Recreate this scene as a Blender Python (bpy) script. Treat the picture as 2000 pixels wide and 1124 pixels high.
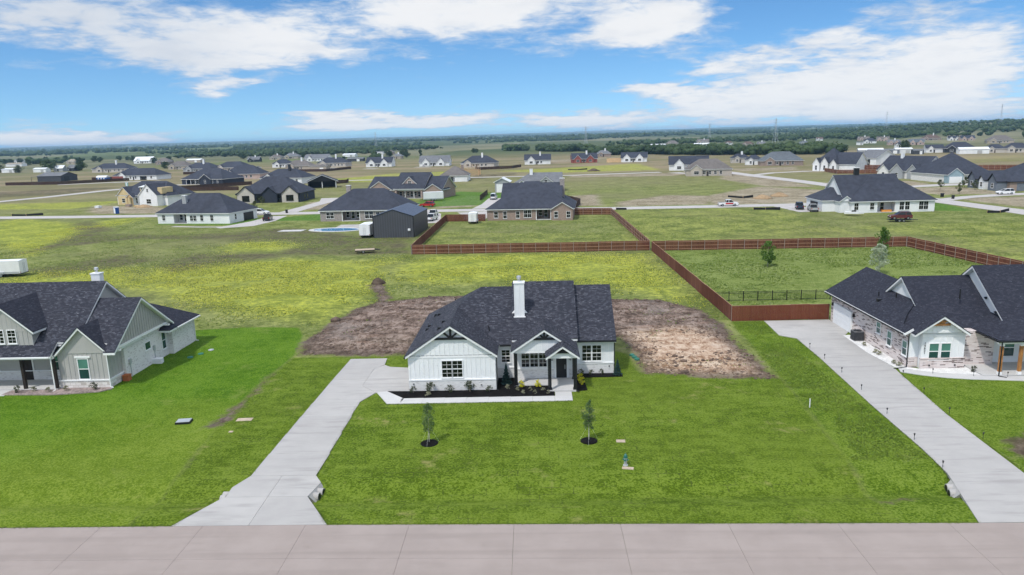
import bpy, math, random
import numpy as np
from mathutils import Matrix, Vector

for o in list(bpy.data.objects): bpy.data.objects.remove(o, do_unlink=True)
scene = bpy.context.scene
COL = scene.collection
R = math.radians

# ------------------------------------------------------------------ camera (drone 22 m above the street)
CAM_Z = 22.0
PITCH, ROLL, YAW = math.atan(297/1420), R(1.6), R(1.85)
cam = bpy.data.cameras.new('camera'); cam.sensor_width = 36; cam.lens = 1420/2000*36
cam.clip_start = .5; cam.clip_end = 60000
camo = bpy.data.objects.new('camera', cam); COL.objects.link(camo)
_f = Vector((-math.sin(YAW)*math.cos(PITCH), math.cos(YAW)*math.cos(PITCH), -math.sin(PITCH)))
_r0 = Vector((math.cos(YAW), math.sin(YAW), 0)); _u0 = _r0.cross(_f)
_r = _r0*math.cos(ROLL) - _u0*math.sin(ROLL); _u = _r0*math.sin(ROLL) + _u0*math.cos(ROLL)
camo.matrix_world = Matrix(((_r.x,_u.x,-_f.x,0),(_r.y,_u.y,-_f.y,0),(_r.z,_u.z,-_f.z,CAM_Z),(0,0,0,1)))
scene.camera = camo

# ------------------------------------------------------------------ light: sun from behind left, high
SUN_AZ, SUN_EL = R(217), R(58)          # compass-like: 0 = +Y, clockwise towards +X
sd = Vector((math.sin(SUN_AZ)*math.cos(SUN_EL), math.cos(SUN_AZ)*math.cos(SUN_EL), math.sin(SUN_EL)))
sun = bpy.data.lights.new('sun', 'SUN'); sun.energy = 2.0; sun.angle = R(3); sun.color = (1, .965, .91)
suno = bpy.data.objects.new('sun', sun); COL.objects.link(suno)
suno.rotation_euler = (-sd).to_track_quat('-Z', 'Y').to_euler(); suno.location = (0, 0, 100)
scene.view_settings.view_transform = 'Standard'; scene.view_settings.look = 'None'
scene.view_settings.exposure = EXPOSURE = 0.56; scene.view_settings.gamma = 1
try: scene.view_settings.use_curve_mapping = False
except Exception: pass
scene.render.engine = 'CYCLES'
scene.cycles.volume_bounces = 0; scene.cycles.max_bounces = 4; scene.cycles.diffuse_bounces = 2; scene.cycles.glossy_bounces = 2; scene.cycles.transmission_bounces = 2; scene.cycles.transparent_max_bounces = 6
scene.cycles.use_adaptive_sampling = True; scene.cycles.adaptive_threshold = .02; scene.cycles.use_denoising = True
try: scene.cycles.denoiser = 'OPENIMAGEDENOISE'; scene.cycles.denoising_input_passes = 'RGB_ALBEDO_NORMAL'; scene.cycles.denoising_prefilter = 'ACCURATE'
except Exception: pass

# node helper ---------------------------------------------------------
class NT:
    def __init__(s, tree): s.t = tree; s.n = tree.nodes; s.l = tree.links
    def add(s, typ, ins=None, **kw):
        nd = s.n.new(typ)
        for k, v in kw.items(): setattr(nd, k, v)
        if ins:
            for k, v in ins.items():
                sk = nd.inputs[k]
                if isinstance(v, bpy.types.NodeSocket): s.l.new(v, sk)
                else: sk.default_value = v
        return nd
    def math(s, op, a, b=None, c=None, clamp=False):
        nd = s.n.new('ShaderNodeMath'); nd.operation = op; nd.use_clamp = clamp
        for i, v in enumerate((a, b, c)):
            if v is None: continue
            if isinstance(v, bpy.types.NodeSocket): s.l.new(v, nd.inputs[i])
            else: nd.inputs[i].default_value = v
        return nd.outputs[0]
    def mix(s, f, a, b, blend='MIX'):
        nd = s.n.new('ShaderNodeMix'); nd.data_type = 'RGBA'; nd.blend_type = blend
        for k, v in ((0, f), (6, a), (7, b)):
            if isinstance(v, bpy.types.NodeSocket): s.l.new(v, nd.inputs[k])
            elif k == 0: nd.inputs[0].default_value = v
            else: nd.inputs[k].default_value = (*v, 1) if len(v) == 3 else v
        return nd.outputs[2]
    def noise(s, vec, scale, detail=3, rough=.55, dist=0, out='Fac'):
        nd = s.add('ShaderNodeTexNoise', {'Scale': scale, 'Detail': detail, 'Roughness': rough, 'Distortion': dist})
        if vec is not None: s.l.new(vec, nd.inputs['Vector'])
        return nd.outputs[out]
    def step(s, v, lo, hi, a=0., b=1.):
        nd = s.n.new('ShaderNodeMapRange'); nd.interpolation_type = 'SMOOTHSTEP'
        for i, q in enumerate((v, lo, hi, a, b)):
            if isinstance(q, bpy.types.NodeSocket): s.l.new(q, nd.inputs[i])
            else: nd.inputs[i].default_value = q
        return nd.outputs[0]
    def scale(s, vec, sc):
        nd = s.n.new('ShaderNodeVectorMath'); nd.operation = 'MULTIPLY'; s.l.new(vec, nd.inputs[0]); nd.inputs[1].default_value = sc
        return nd.outputs[0]

# ------------------------------------------------------------------ sky with broken clouds
world = bpy.data.worlds.new('World'); scene.world = world; world.use_nodes = True
world.cycles.sampling_method = 'MANUAL'; world.cycles.sample_map_resolution = 256
w = NT(world.node_tree); w.n.clear()
tc = w.add('ShaderNodeTexCoord'); d = tc.outputs['Generated']
sep = w.add('ShaderNodeSeparateXYZ', {0: d}); X, Y, Z = sep.outputs
lift = w.add('ShaderNodeCombineXYZ', {0: X, 1: Y, 2: w.math('ADD', w.math('MULTIPLY', w.math('MAXIMUM', Z, 0.), 1.3), .072)}).outputs[0]   # clear, dry air: little haze band low down
sky = w.add('ShaderNodeTexSky', {'Vector': w.add('ShaderNodeVectorMath', {0: lift}, operation='NORMALIZE').outputs[0]}, sky_type='NISHITA', sun_disc=False)
sky.sun_elevation = SUN_EL; sky.sun_rotation = SUN_AZ; sky.altitude = 200; sky.air_density = 1.0; sky.dust_density = .35; sky.ozone_density = 2.2
hs = w.add('ShaderNodeHueSaturation', {'Saturation': 1.22, 'Value': 1.0, 'Color': sky.outputs[0]})
az = w.math('MULTIPLY', w.math('ARCTAN2', X, Y), 57.2958); el = w.math('MULTIPLY', w.math('ARCSINE', Z), 57.2958)
inv = w.math('DIVIDE', 1., w.math('ADD', w.math('MAXIMUM', Z, 0.), .16))
pl = w.add('ShaderNodeCombineXYZ', {0: w.math('MULTIPLY', X, inv), 1: w.math('MULTIPLY', Y, inv), 2: w.math('MULTIPLY', Z, 2.)}).outputs[0]
wn = w.noise(pl, 2.1, 5, .6, out='Color'); wsep = w.add('ShaderNodeSeparateColor', {0: wn}); fine = w.noise(pl, 7.5, 6, .62, .35); wf = w.noise(pl, 3.2, 4, .55, .2)
az2 = w.math('MULTIPLY_ADD', w.math('SUBTRACT', wsep.outputs[0], .5), 6.0, az)
el2 = w.math('MULTIPLY_ADD', w.math('SUBTRACT', wsep.outputs[1], .5), 2.0, el)
BLOBS = [(-32.0, 8.5, 6.6, 1.6, 0.85, 1), (-25.72, 5.8, 3.65, 0.93, 0.7, 1), (-19.2, 7.25, 3.93, 1.2, 0.7, 0), (-16.11, 6.04, 5.93, 0.64, 0.55, 0), (-22.26, 4.11, 1.55, 0.49, 0.6, 0), (-20.18, 4.21, 1.95, 0.28, 0.55, 0), (-23.19, 3.31, 0.85, 0.35, 0.5, 0), (-6.6, 8.7, 6.4, 1.3, 1.0, 0), (-1.27, 9.7, 8.0, 1.0, 0.8, 0), (10.2, 7.9, 3.9, 1.25, 1.05, 0), (6.69, 7.0, 2.61, 0.71, 0.7, 0), (1.93, 6.28, 1.53, 0.58, 0.5, 0), (8.98, 2.83, 3.17, 0.26, 0.65, 0), (11.42, 2.15, 2.21, 0.29, 0.76, 0), (7.84, 3.09, 2.07, 0.22, 0.5, 0), (17.36, 2.56, 5.71, 1.39, 0.82, 0), (23.69, 2.61, 4.58, 1.52, 1.05, 0), (29.28, 4.22, 3.81, 1.89, 1.0, 0), (28.7, 0.87, 6.0, 0.84, 0.74, 0), (14.93, 1.14, 3.19, 0.5, 1.2, 0), (16.55, 5.14, 4.41, 0.49, 0.65, 0), (21.88, 6.02, 2.53, 0.6, 0.7, 0), (13.39, 4.35, 1.79, 0.36, 0.5, 0), (26.7, 7.54, 2.59, 0.69, 0.6, 1), (-16.06, 2.06, 2.98, 0.26, 0.76, 0), (-13.53, 0.96, 4.21, 0.29, 0.76, 0), (-14.62, 1.51, 2.64, 0.26, 0.7, 0), (-8.14, 1.44, 2.34, 0.29, 0.64, 0), (-3.64, 1.48, 2.75, 0.45, 0.76, 0), (1.65, 0.95, 1.96, 0.37, 0.7, 0), (5.55, 0.95, 3.45, 0.52, 1.16, 0), (-34.82, 0.24, 2.28, 0.26, 0.76, 0), (-29.22, 0.24, 2.22, 0.2, 0.7, 0), (11.65, 0.09, 1.48, 0.19, 0.57, 0), (-5.36, 2.55, 0.98, 0.14, 0.44, 0), (-34.04, 1.81, 2.01, 0.19, 0.32, 0), (-35.5, 0.7, 4.5, 0.55, 0.8, 0), (-28.5, 0.6, 3.6, 0.4, 0.7, 0), (-12.5, 1.25, 5.0, 0.5, 0.55, 0), (-21, 7.3, 5.5, 1.3, 0.45, 0)]
tot = None; gry = None
ae = w.add('ShaderNodeCombineXYZ', {0: az2, 1: el2}).outputs[0]
for a0, e0, wa, we, st, g in BLOBS:
    u = w.add('ShaderNodeVectorMath', {0: ae, 1: (.78/wa, .74/we, 0), 2: (-a0*.78/wa, -e0*.74/we, 0)}, operation='MULTIPLY_ADD').outputs[0]
    ex = w.math('POWER', .3679, w.add('ShaderNodeVectorMath', {0: u, 1: u}, operation='DOT_PRODUCT').outputs['Value'])
    tot = w.math('MULTIPLY_ADD', ex, st, 0. if tot is None else tot)
    if g: gry = w.math('MULTIPLY_ADD', ex, st, 0. if gry is None else gry)
# noise cloud overhead and all round, out of view; cover raised for white fill
cov = w.step(w.noise(pl, 1.5, 4, .6, .3), .36, .58)
tot = w.math('ADD', w.math('MINIMUM', tot, 1.2), w.math('MULTIPLY', cov, w.math('MAXIMUM', w.step(el, 9., 15.), w.step(w.math('ABSOLUTE', az), 37., 46.))))
dens = w.math('MULTIPLY_ADD', w.math('SUBTRACT', fine, .5), 1.35, w.math('MULTIPLY', tot, .95))
dens = w.math('MULTIPLY_ADD', w.math('SUBTRACT', wf, .5), .9, dens)
cl = w.math('MULTIPLY', w.step(dens, .24, .88), .96)
core = w.step(dens, .45, 1.1)
ccol = w.mix(core, (.60, .71, .86), (.95, .955, .965))
shade = w.step(w.noise(pl, 4.2, 3, .5, .2), .45, .75)
ccol = w.mix(w.math('MULTIPLY', shade, .3), ccol, (.60, .66, .76))
ccol = w.mix(w.math('MULTIPLY', gry, .6, clamp=True), ccol, (.52, .60, .72))
skyc = w.mix(1., hs.outputs[0], (.86, 1.0, 1.06), 'MULTIPLY')
b1 = w.add('ShaderNodeBackground', {'Color': skyc, 'Strength': .099})
b2 = w.add('ShaderNodeBackground', {'Color': ccol, 'Strength': w.math('MULTIPLY_ADD', w.step(el, 12., 60.), .75, .66)})   # unseen cloud overhead is brightened to add fill light
mx = w.add('ShaderNodeMixShader', {0: cl, 1: b1.outputs[0], 2: b2.outputs[0]})
w.add('ShaderNodeOutputWorld', {0: mx.outputs[0]})

# ------------------------------------------------------------------ materials
MATS = {}
def newmat(name):
    m = bpy.data.materials.new(name); m.use_nodes = True; t = NT(m.node_tree); t.n.clear(); MATS[name] = m
    out = t.add('ShaderNodeOutputMaterial'); b = t.add('ShaderNodeBsdfPrincipled'); t.l.new(b.outputs[0], out.inputs[0])
    tcn = t.add('ShaderNodeTexCoord'); t.ob = tcn.outputs['Object']; t.uv = tcn.outputs['UV']; t.b = b; t.out = out
    t.loc = t.add('ShaderNodeNewGeometry').outputs['Position']
    return t
def setp(t, col=None, rough=.8, spec=.3, metal=0, normal=None):
    b = t.b
    for k, v in (('Base Color', col), ('Roughness', rough), ('Specular IOR Level', spec), ('Metallic', metal), ('Normal', normal)):
        if v is None: continue
        if isinstance(v, bpy.types.NodeSocket): t.l.new(v, b.inputs[k])
        else: b.inputs[k].default_value = (*v, 1) if isinstance(v, tuple) else v
def bump(t, h, st=.3, dist=.05):
    return t.add('ShaderNodeBump', {'Strength': st, 'Distance': dist, 'Height': h}).outputs[0]
def simple(name, c, rough=.7, var=.15, sc=1.5, spec=.3, metal=0, bmp=0, streak=0):
    t = newmat(name); v = t.loc
    n = t.noise(v, sc, 4, .6); n2 = t.noise(v, sc*.13, 2)
    f = t.math('ADD', t.math('MULTIPLY', n, .65), t.math('MULTIPLY', n2, .35))
    lo = tuple(x*(1-var) for x in c); hi = tuple(min(1, x*(1+var*.8)) for x in c)
    col = t.mix(t.step(f, .3, .7), lo, hi)
    if streak:
        s = t.noise(t.scale(v, (3, 3, .35)), 1.6, 3); col = t.mix(t.math('MULTIPLY', t.step(s, .5, .8), streak), col, tuple(x*.72 for x in c))
    nr = bump(t, t.noise(v, sc*9, 3), bmp, .02) if bmp else None
    setp(t, col, rough, spec, metal, nr); return MATS[name]
def brickmat(name, c1, c2, dark, mortar, bw=.3, bh=.1, ratio=.72, rough=.85, ms=.012, vary=.12):
    t = newmat(name)
    br = t.add('ShaderNodeTexBrick', {'Vector': t.uv, 'Color1': (0, 0, 0, 1), 'Color2': (1, 1, 1, 1), 'Mortar': (.5, .5, .5, 1), 'Scale': 1., 'Mortar Size': ms, 'Mortar Smooth': .3, 'Bias': 0., 'Brick Width': bw, 'Row Height': bh})
    rv = t.add('ShaderNodeSeparateColor', {0: br.outputs['Color']}).outputs[0]
    big = t.noise(t.loc, .9, 3); rv = t.math('ADD', rv, t.math('MULTIPLY', t.math('SUBTRACT', big, .5), .35))
    col = t.mix(t.step(rv, 0., ratio), c1, c2); col = t.mix(t.step(rv, ratio, ratio+.12), col, dark)
    col = t.mix(br.outputs['Fac'], col, mortar)
    col = t.mix(t.math('MULTIPLY', t.noise(t.loc, 14, 3), vary), col, (.1, .09, .08))
    nr = bump(t, t.math('SUBTRACT', 1., br.outputs['Fac']), .5, .012)
    setp(t, col, rough, .2, 0, nr); return MATS[name]
def shingle(name, base, light, dark):
    t = newmat(name)
    br = t.add('ShaderNodeTexBrick', {'Vector': t.uv, 'Color1': (0, 0, 0, 1), 'Color2': (1, 1, 1, 1), 'Mortar': (0, 0, 0, 1), 'Scale': 1., 'Mortar Size': .008, 'Mortar Smooth': .6, 'Bias': -.1, 'Brick Width': .26, 'Row Height': .145}, offset=.37)
    rv = t.add('ShaderNodeSeparateColor', {0: br.outputs['Color']}).outputs[0]
    n = t.noise(t.uv, 5.5, 3, .7); n2 = t.noise(t.loc, .35, 3)
    v = t.math('ADD', t.math('MULTIPLY', rv, .7), t.math('MULTIPLY', t.math('SUBTRACT', n, .5), .9))
    col = t.mix(t.step(v, .1, .62), dark, base); col = t.mix(t.step(v, .6, .85), col, light)
    col = t.mix(t.math('MULTIPLY', t.step(n2, .35, .7), .35), col, dark)
    col = t.mix(t.math('MULTIPLY', br.outputs['Fac'], .75), col, tuple(x*.35 for x in dark))
    h = t.math('SUBTRACT', t.math('MULTIPLY', rv, .5), br.outputs['Fac'])
    setp(t, col, .9, .18, 0, bump(t, h, .55, .02)); return MATS[name]
def glass(name, c, rough=.06):
    t = newmat(name); n = t.noise(t.loc, .8, 2)
    setp(t, t.mix(n, tuple(x*.7 for x in c), tuple(x*1.3 for x in c)), rough, .5); return MATS[name]

shingle('shingle', (.074, .076, .094), (.30, .30, .325), (.032, .034, .045))
shingle('shingle_plain', (.044, .046, .062), (.13, .132, .155), (.026, .028, .040))
simple('roof_navy', (.040, .045, .062), .85, .3, .8); simple('roof_gray', (.15, .155, .165), .85, .2, .8); simple('roof_tanroof', (.145, .13, .12), .85, .2, .8)
simple('roof_brownroof', (.12, .085, .07), .85, .2, .8); simple('roof_slate', (.11, .125, .14), .85, .2, .8); simple('roof_white', (.72, .74, .75), .5, .1, .6); simple('roof_tan', (.3, .26, .2), .85, .2, .8)
simple('white_siding', (.80, .81, .81), .6, .05, .9, streak=.12); simple('white_trim', (.84, .84, .83), .5, .04, 1.2)
simple('gray_siding', (.43, .415, .392), .65, .07, .8, streak=.2); simple('gray_trim', (.42, .415, .40), .6, .05, 1.)
simple('black_trim', (.012, .012, .014), .45, .2, 2, .4); simple('dark_wood', (.03, .022, .018), .6, .3, 3); simple('cedar', (.42, .19, .06), .6, .3, 2.5, streak=.4)
brickmat('white_brick', (.84, .83, .81), (.77, .76, .745), (.62, .60, .585), (.72, .71, .69), .24, .08, .8)
brickmat('cream_brick', (.86, .84, .80), (.78, .75, .715), (.56, .52, .48), (.78, .76, .73), .24, .08, .82)
brickmat('mottled_brick', (.76, .68, .65), (.66, .555, .52), (.15, .105, .095), (.70, .64, .61), .52, .105, .74)
brickmat('stone_white', (.82, .79, .75), (.72, .68, .63), (.5, .46, .41), (.56, .52, .47), .5, .28, .85, ms=.02)
brickmat('tan_brick', (.40, .29, .235), (.32, .22, .175), (.22, .15, .12), (.36, .30, .26), .24, .08, .8)
brickmat('gray_brick', (.40, .35, .33), (.33, .285, .27), (.2, .17, .16), (.36, .33, .31), .24, .08, .8)
brickmat('pink_brick', (.52, .38, .33), (.44, .31, .27), (.3, .2, .17), (.45, .38, .34), .24, .08, .8)
brickmat('red_brick', (.32, .09, .075), (.26, .07, .06), (.16, .05, .045), (.3, .2, .18), .24, .08, .8)
for nm, c in dict(white=(.78, .78, .77), gray=(.36, .37, .38), dark=(.03, .034, .042), tan=(.42, .36, .29), beige=(.45, .40, .34), brown=(.3, .235, .2), charcoal=(.06, .062, .07), stone=(.5, .46, .41), pink=(.5, .38, .33), red=(.28, .085, .07), slate=(.2, .22, .25)).items():
    simple('wall_'+nm, c, .8, .1, .5, streak=.1)
simple('navy_siding', (.028, .034, .05), .7, .15, 1.); simple('osb', (.60, .47, .26), .8, .15, 1.2); simple('lumber', (.62, .42, .23), .7, .2, 2.); simple('bluegray_siding', (.30, .40, .44), .7, .08, 1.)
simple('slate_siding', (.16, .18, .21), .7, .1, 1.)
glass('glass_dark', (.006, .007, .008)); glass('glass_green', (.085, .215, .17), .12); glass('glass_teal', (.02, .065, .06), .08); glass('car_glass', (.01, .013, .016))
simple('chimney_metal', (.6, .61, .62), .35, .15, 3, .5, .6); simple('screen_metal', (.045, .048, .055), .5, .2, 2); simple('ac_gray', (.16, .16, .165), .5, .2, 3)
for nm, c in dict(white=(.80, .80, .80), black=(.012, .012, .014), navy=(.02, .035, .07), silver=(.45, .46, .47), red=(.42, .02, .025), maroon=(.12, .025, .03)).items(): simple('paint_'+nm, c, .22, .06, .6, .6)
simple('rubber', (.012, .012, .012), .8, .2, 4); simple('rim', (.4, .41, .42), .35, .2, 4, .5, .8); simple('lamp_clear', (.7, .7, .68), .15, .05, 3, .6); simple('lamp_red', (.4, .01, .01), .2, .1, 3, .6)
simple('mulch', (.010, .009, .009), .95, .6, 9, .1, bmp=.9); simple('gravel_white', (.72, .71, .69), .9, .2, 8, .2, bmp=.9); simple('gravel_brown', (.30, .24, .22), .95, .5, 5, .2, bmp=.9)
simple('hydrant_green', (.012, .12, .095), .35, .15, 5, .5); simple('hydrant_silver', (.50, .51, .52), .4, .15, 5, .5, .3)
simple('pale_stone', (.45, .36, .27), .9, .25, 5, .2, bmp=.4); simple('plastic_green', (.03, .16, .11), .6, .15, 4); simple('plastic_blue', (.03, .10, .34), .5, .15, 3); simple('plastic_teal', (.02, .42, .38), .5, .15, 3)
simple('silt_black', (.010, .010, .012), .8, .3, 3); simple('terracotta', (.42, .13, .05), .75, .2, 3); simple('tin_steel', (.48, .50, .52), .4, .12, 2, .5, .4); simple('pink_float', (.75, .05, .2), .4, .1, 2); simple('orange_float', (.75, .3, .05), .5, .15, 2)
def metalpanel(name, c):
    t = newmat(name); wv = t.add('ShaderNodeTexWave', {'Vector': t.uv, 'Scale': .55, 'Distortion': 0.}, wave_type='BANDS', bands_direction='X').outputs['Fac']
    wv = t.step(wv, .75, .98); n = t.noise(t.loc, .5, 3)
    setp(t, t.mix(t.math('ADD', t.math('MULTIPLY', wv, .6), t.math('MULTIPLY', n, .3)), c, tuple(x*1.7 for x in c)), .45, .4, .1, bump(t, wv, .6, .03)); return MATS[name]
metalpanel('panel_charcoal', (.062, .064, .072)); metalpanel('panel_blueroof', (.045, .060, .095)); metalpanel('panel_tan', (.36, .31, .25)); metalpanel('panel_white', (.52, .53, .54))
def fencewood(name, a, b_, c):
    t = newmat(name); oi = t.add('ShaderNodeObjectInfo').outputs['Random']
    n = t.noise(t.scale(t.uv, (7., .6, 1)), 1., 3); n2 = t.noise(t.loc, .12, 2)
    col = t.mix(t.step(n, .3, .7), a, b_); col = t.mix(t.math('MULTIPLY', t.step(n2, .35, .7), .5), col, c); col = t.mix(t.math('MULTIPLY', oi, .45), col, a)
    pk = t.add('ShaderNodeTexBrick', {'Vector': t.uv, 'Color1': (0, 0, 0, 1), 'Color2': (1, 1, 1, 1), 'Mortar': (.5, .5, .5, 1), 'Mortar Size': 0., 'Brick Width': .145, 'Row Height': 60., 'Scale': 1.}, offset=0.)
    rv = t.add('ShaderNodeSeparateColor', {0: pk.outputs[0]}).outputs[0]
    col = t.mix(t.math('MULTIPLY', rv, .7), col, a)
    setp(t, col, .8, .2); return MATS[name]
fencewood('fence_red', (.085, .026, .016), (.235, .082, .050), (.29, .13, .085)); fencewood('fence_brown', (.05, .027, .02), (.10, .058, .045), (.12, .08, .065)); fencewood('fence_rust', (.13, .035, .018), (.22, .07, .04), (.26, .1, .06))
simple('rail_wood', (.38, .21, .135), .8, .2, 2); simple('post_steel', (.36, .31, .28), .5, .15, 2, .4, .4)
def concrete(name, a, b_, c, streak=.4, rv=.28, track=False):
    t = newmat(name); v = t.loc; rnd = t.add('ShaderNodeObjectInfo').outputs['Random']
    n = t.noise(v, .35, 5, .65); s = t.noise(t.scale(v, (.25, 1.7, 1)), .9, 4, .6); g = t.noise(v, 22, 2)
    col = t.mix(t.step(n, .3, .72), a, b_); col = t.mix(t.math('MULTIPLY', t.step(s, .48, .75), streak), col, c)
    col = t.mix(t.math('MULTIPLY', rnd, rv), col, c); col = t.mix(t.math('MULTIPLY', g, .12), col, (.2, .19, .18))
    st = t.math('MULTIPLY', t.step(t.noise(v, .11, 5, .7, .4), .6, .8), .3); col = t.mix(st, col, tuple(x*.78 for x in a))
    if track:      # long wheel-path grime along the street
        sp = t.add('ShaderNodeSeparateXYZ', {0: v}).outputs[1]; wv = t.math('SINE', t.math('MULTIPLY', sp, 3.6)); tn = t.noise(t.scale(v, (.05, 1.4, 1)), 1., 4, .6)
        col = t.mix(t.math('MULTIPLY', t.math('MULTIPLY', t.step(wv, .2, 1.), t.step(tn, .35, .7)), .35), col, tuple(x*.7 for x in a)); col = t.mix(t.math('MULTIPLY', t.step(t.noise(v, .8, 5, .75, .6), .62, .75), .3), col, tuple(x*.62 for x in a))
    setp(t, col, .85, .25, 0, bump(t, g, .15, .01)); return MATS[name]
concrete('road_concrete', (.310, .258, .230), (.352, .295, .264), (.280, .234, .209), .5, .08, True)
concrete('drive_concrete', (.405, .388, .368), (.462, .444, .42), (.305, .29, .275), .8)
concrete('walk_concrete', (.52, .51, .495), (.58, .57, .555), (.45, .44, .428), .4)
concrete('far_concrete', (.44, .41, .39), (.50, .47, .45), (.38, .355, .335), .3)
def leafmat(name, a, b_, sc=1.2, tr=.25, up=0.):
    t = newmat(name); n = t.noise(t.loc, sc, 3); oi = t.add('ShaderNodeObjectInfo').outputs['Random']
    f = t.math('ADD', t.step(n, .3, .7), t.math('MULTIPLY', t.math('SUBTRACT', oi, .5), .4), clamp=True)
    setp(t, t.mix(f, a, b_), .7, .2)
    if up:      # soft blades catch the light from above whichever way they lean
        g_ = t.add('ShaderNodeNewGeometry').outputs['Normal']; nn = t.add('ShaderNodeVectorMath', {0: t.scale(g_, (1-up,)*3), 1: (0, 0, up)}, operation='ADD').outputs[0]
        t.l.new(t.add('ShaderNodeVectorMath', {0: nn}, operation='NORMALIZE').outputs[0], t.b.inputs['Normal'])
    tl = t.add('ShaderNodeBsdfTranslucent', {'Color': (*[min(1, x*1.3) for x in b_], 1)})
    m = t.add('ShaderNodeMixShader', {0: tr, 1: t.b.outputs[0], 2: tl.outputs[0]}); t.l.new(m.outputs[0], t.out.inputs[0]); return MATS[name]
leafmat('leaf_oak', (.06, .11, .04), (.15, .22, .075), 3); leafmat('leaf_bright', (.055, .12, .018), (.13, .23, .04), 1.5); leafmat('leaf_tree', (.022, .044, .016), (.075, .115, .038), .35); leafmat('leaf_olive', (.06, .075, .03), (.14, .16, .075), .5)
leafmat('leaf_white', (.24, .31, .16), (.56, .60, .46), 2.); leafmat('leaf_spruce', (.02, .05, .045), (.06, .11, .10), 5); leafmat('leaf_shrub', (.028, .045, .018), (.09, .105, .05), 6); leafmat('leaf_gold', (.42, .40, .015), (.75, .70, .05), 4); leafmat('leaf_woods', (.022, .045, .018), (.075, .115, .042), .035)
leafmat('grass_blade', (.095, .165, .018), (.18, .26, .035), .3, .15, .85); leafmat('flower_yellow', (.56, .57, .045), (.84, .81, .12), .6, .1, .9); leafmat('leaf_sage', (.2, .2, .13), (.36, .35, .24), 4)
simple('bark', (.20, .165, .135), .9, .3, 5); simple('bark_pale', (.42, .38, .33), .85, .25, 6)
t = newmat('pool_water'); setp(t, t.mix(t.noise(t.loc, .7, 2), (.03, .16, .40), (.10, .36, .60)), .05, .5)

# ------------------------------------------------------------------ mesh helpers
def tag(o, label=None, cat=None, group=None, kind=None):
    for k, v in (('label', label), ('category', cat), ('group', group), ('kind', kind)):
        if v: o[k] = v
    return o
def empty(name, loc=(0, 0, 0), rz=0, **kw):
    o = bpy.data.objects.new(name, None); COL.objects.link(o); o.location = loc; o.rotation_euler = (0, 0, rz); o.empty_display_size = .3
    return tag(o, **kw)
def link(name, me, parent=None, loc=(0, 0, 0), rz=0, sc=None):
    o = bpy.data.objects.new(name, me); COL.objects.link(o); o.parent = parent; o.location = loc; o.rotation_euler = (0, 0, rz)
    if sc: o.scale = sc
    return o
def copy_tree(src, loc, rz, sc=None, parent=None):
    c = src.copy(); COL.objects.link(c); c.parent = parent
    if parent is None:
        c.location = loc; c.rotation_euler = (0, 0, rz)
        if sc: c.scale = sc
    for ch in src.children: copy_tree(ch, None, None, None, c)
    return c
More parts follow.
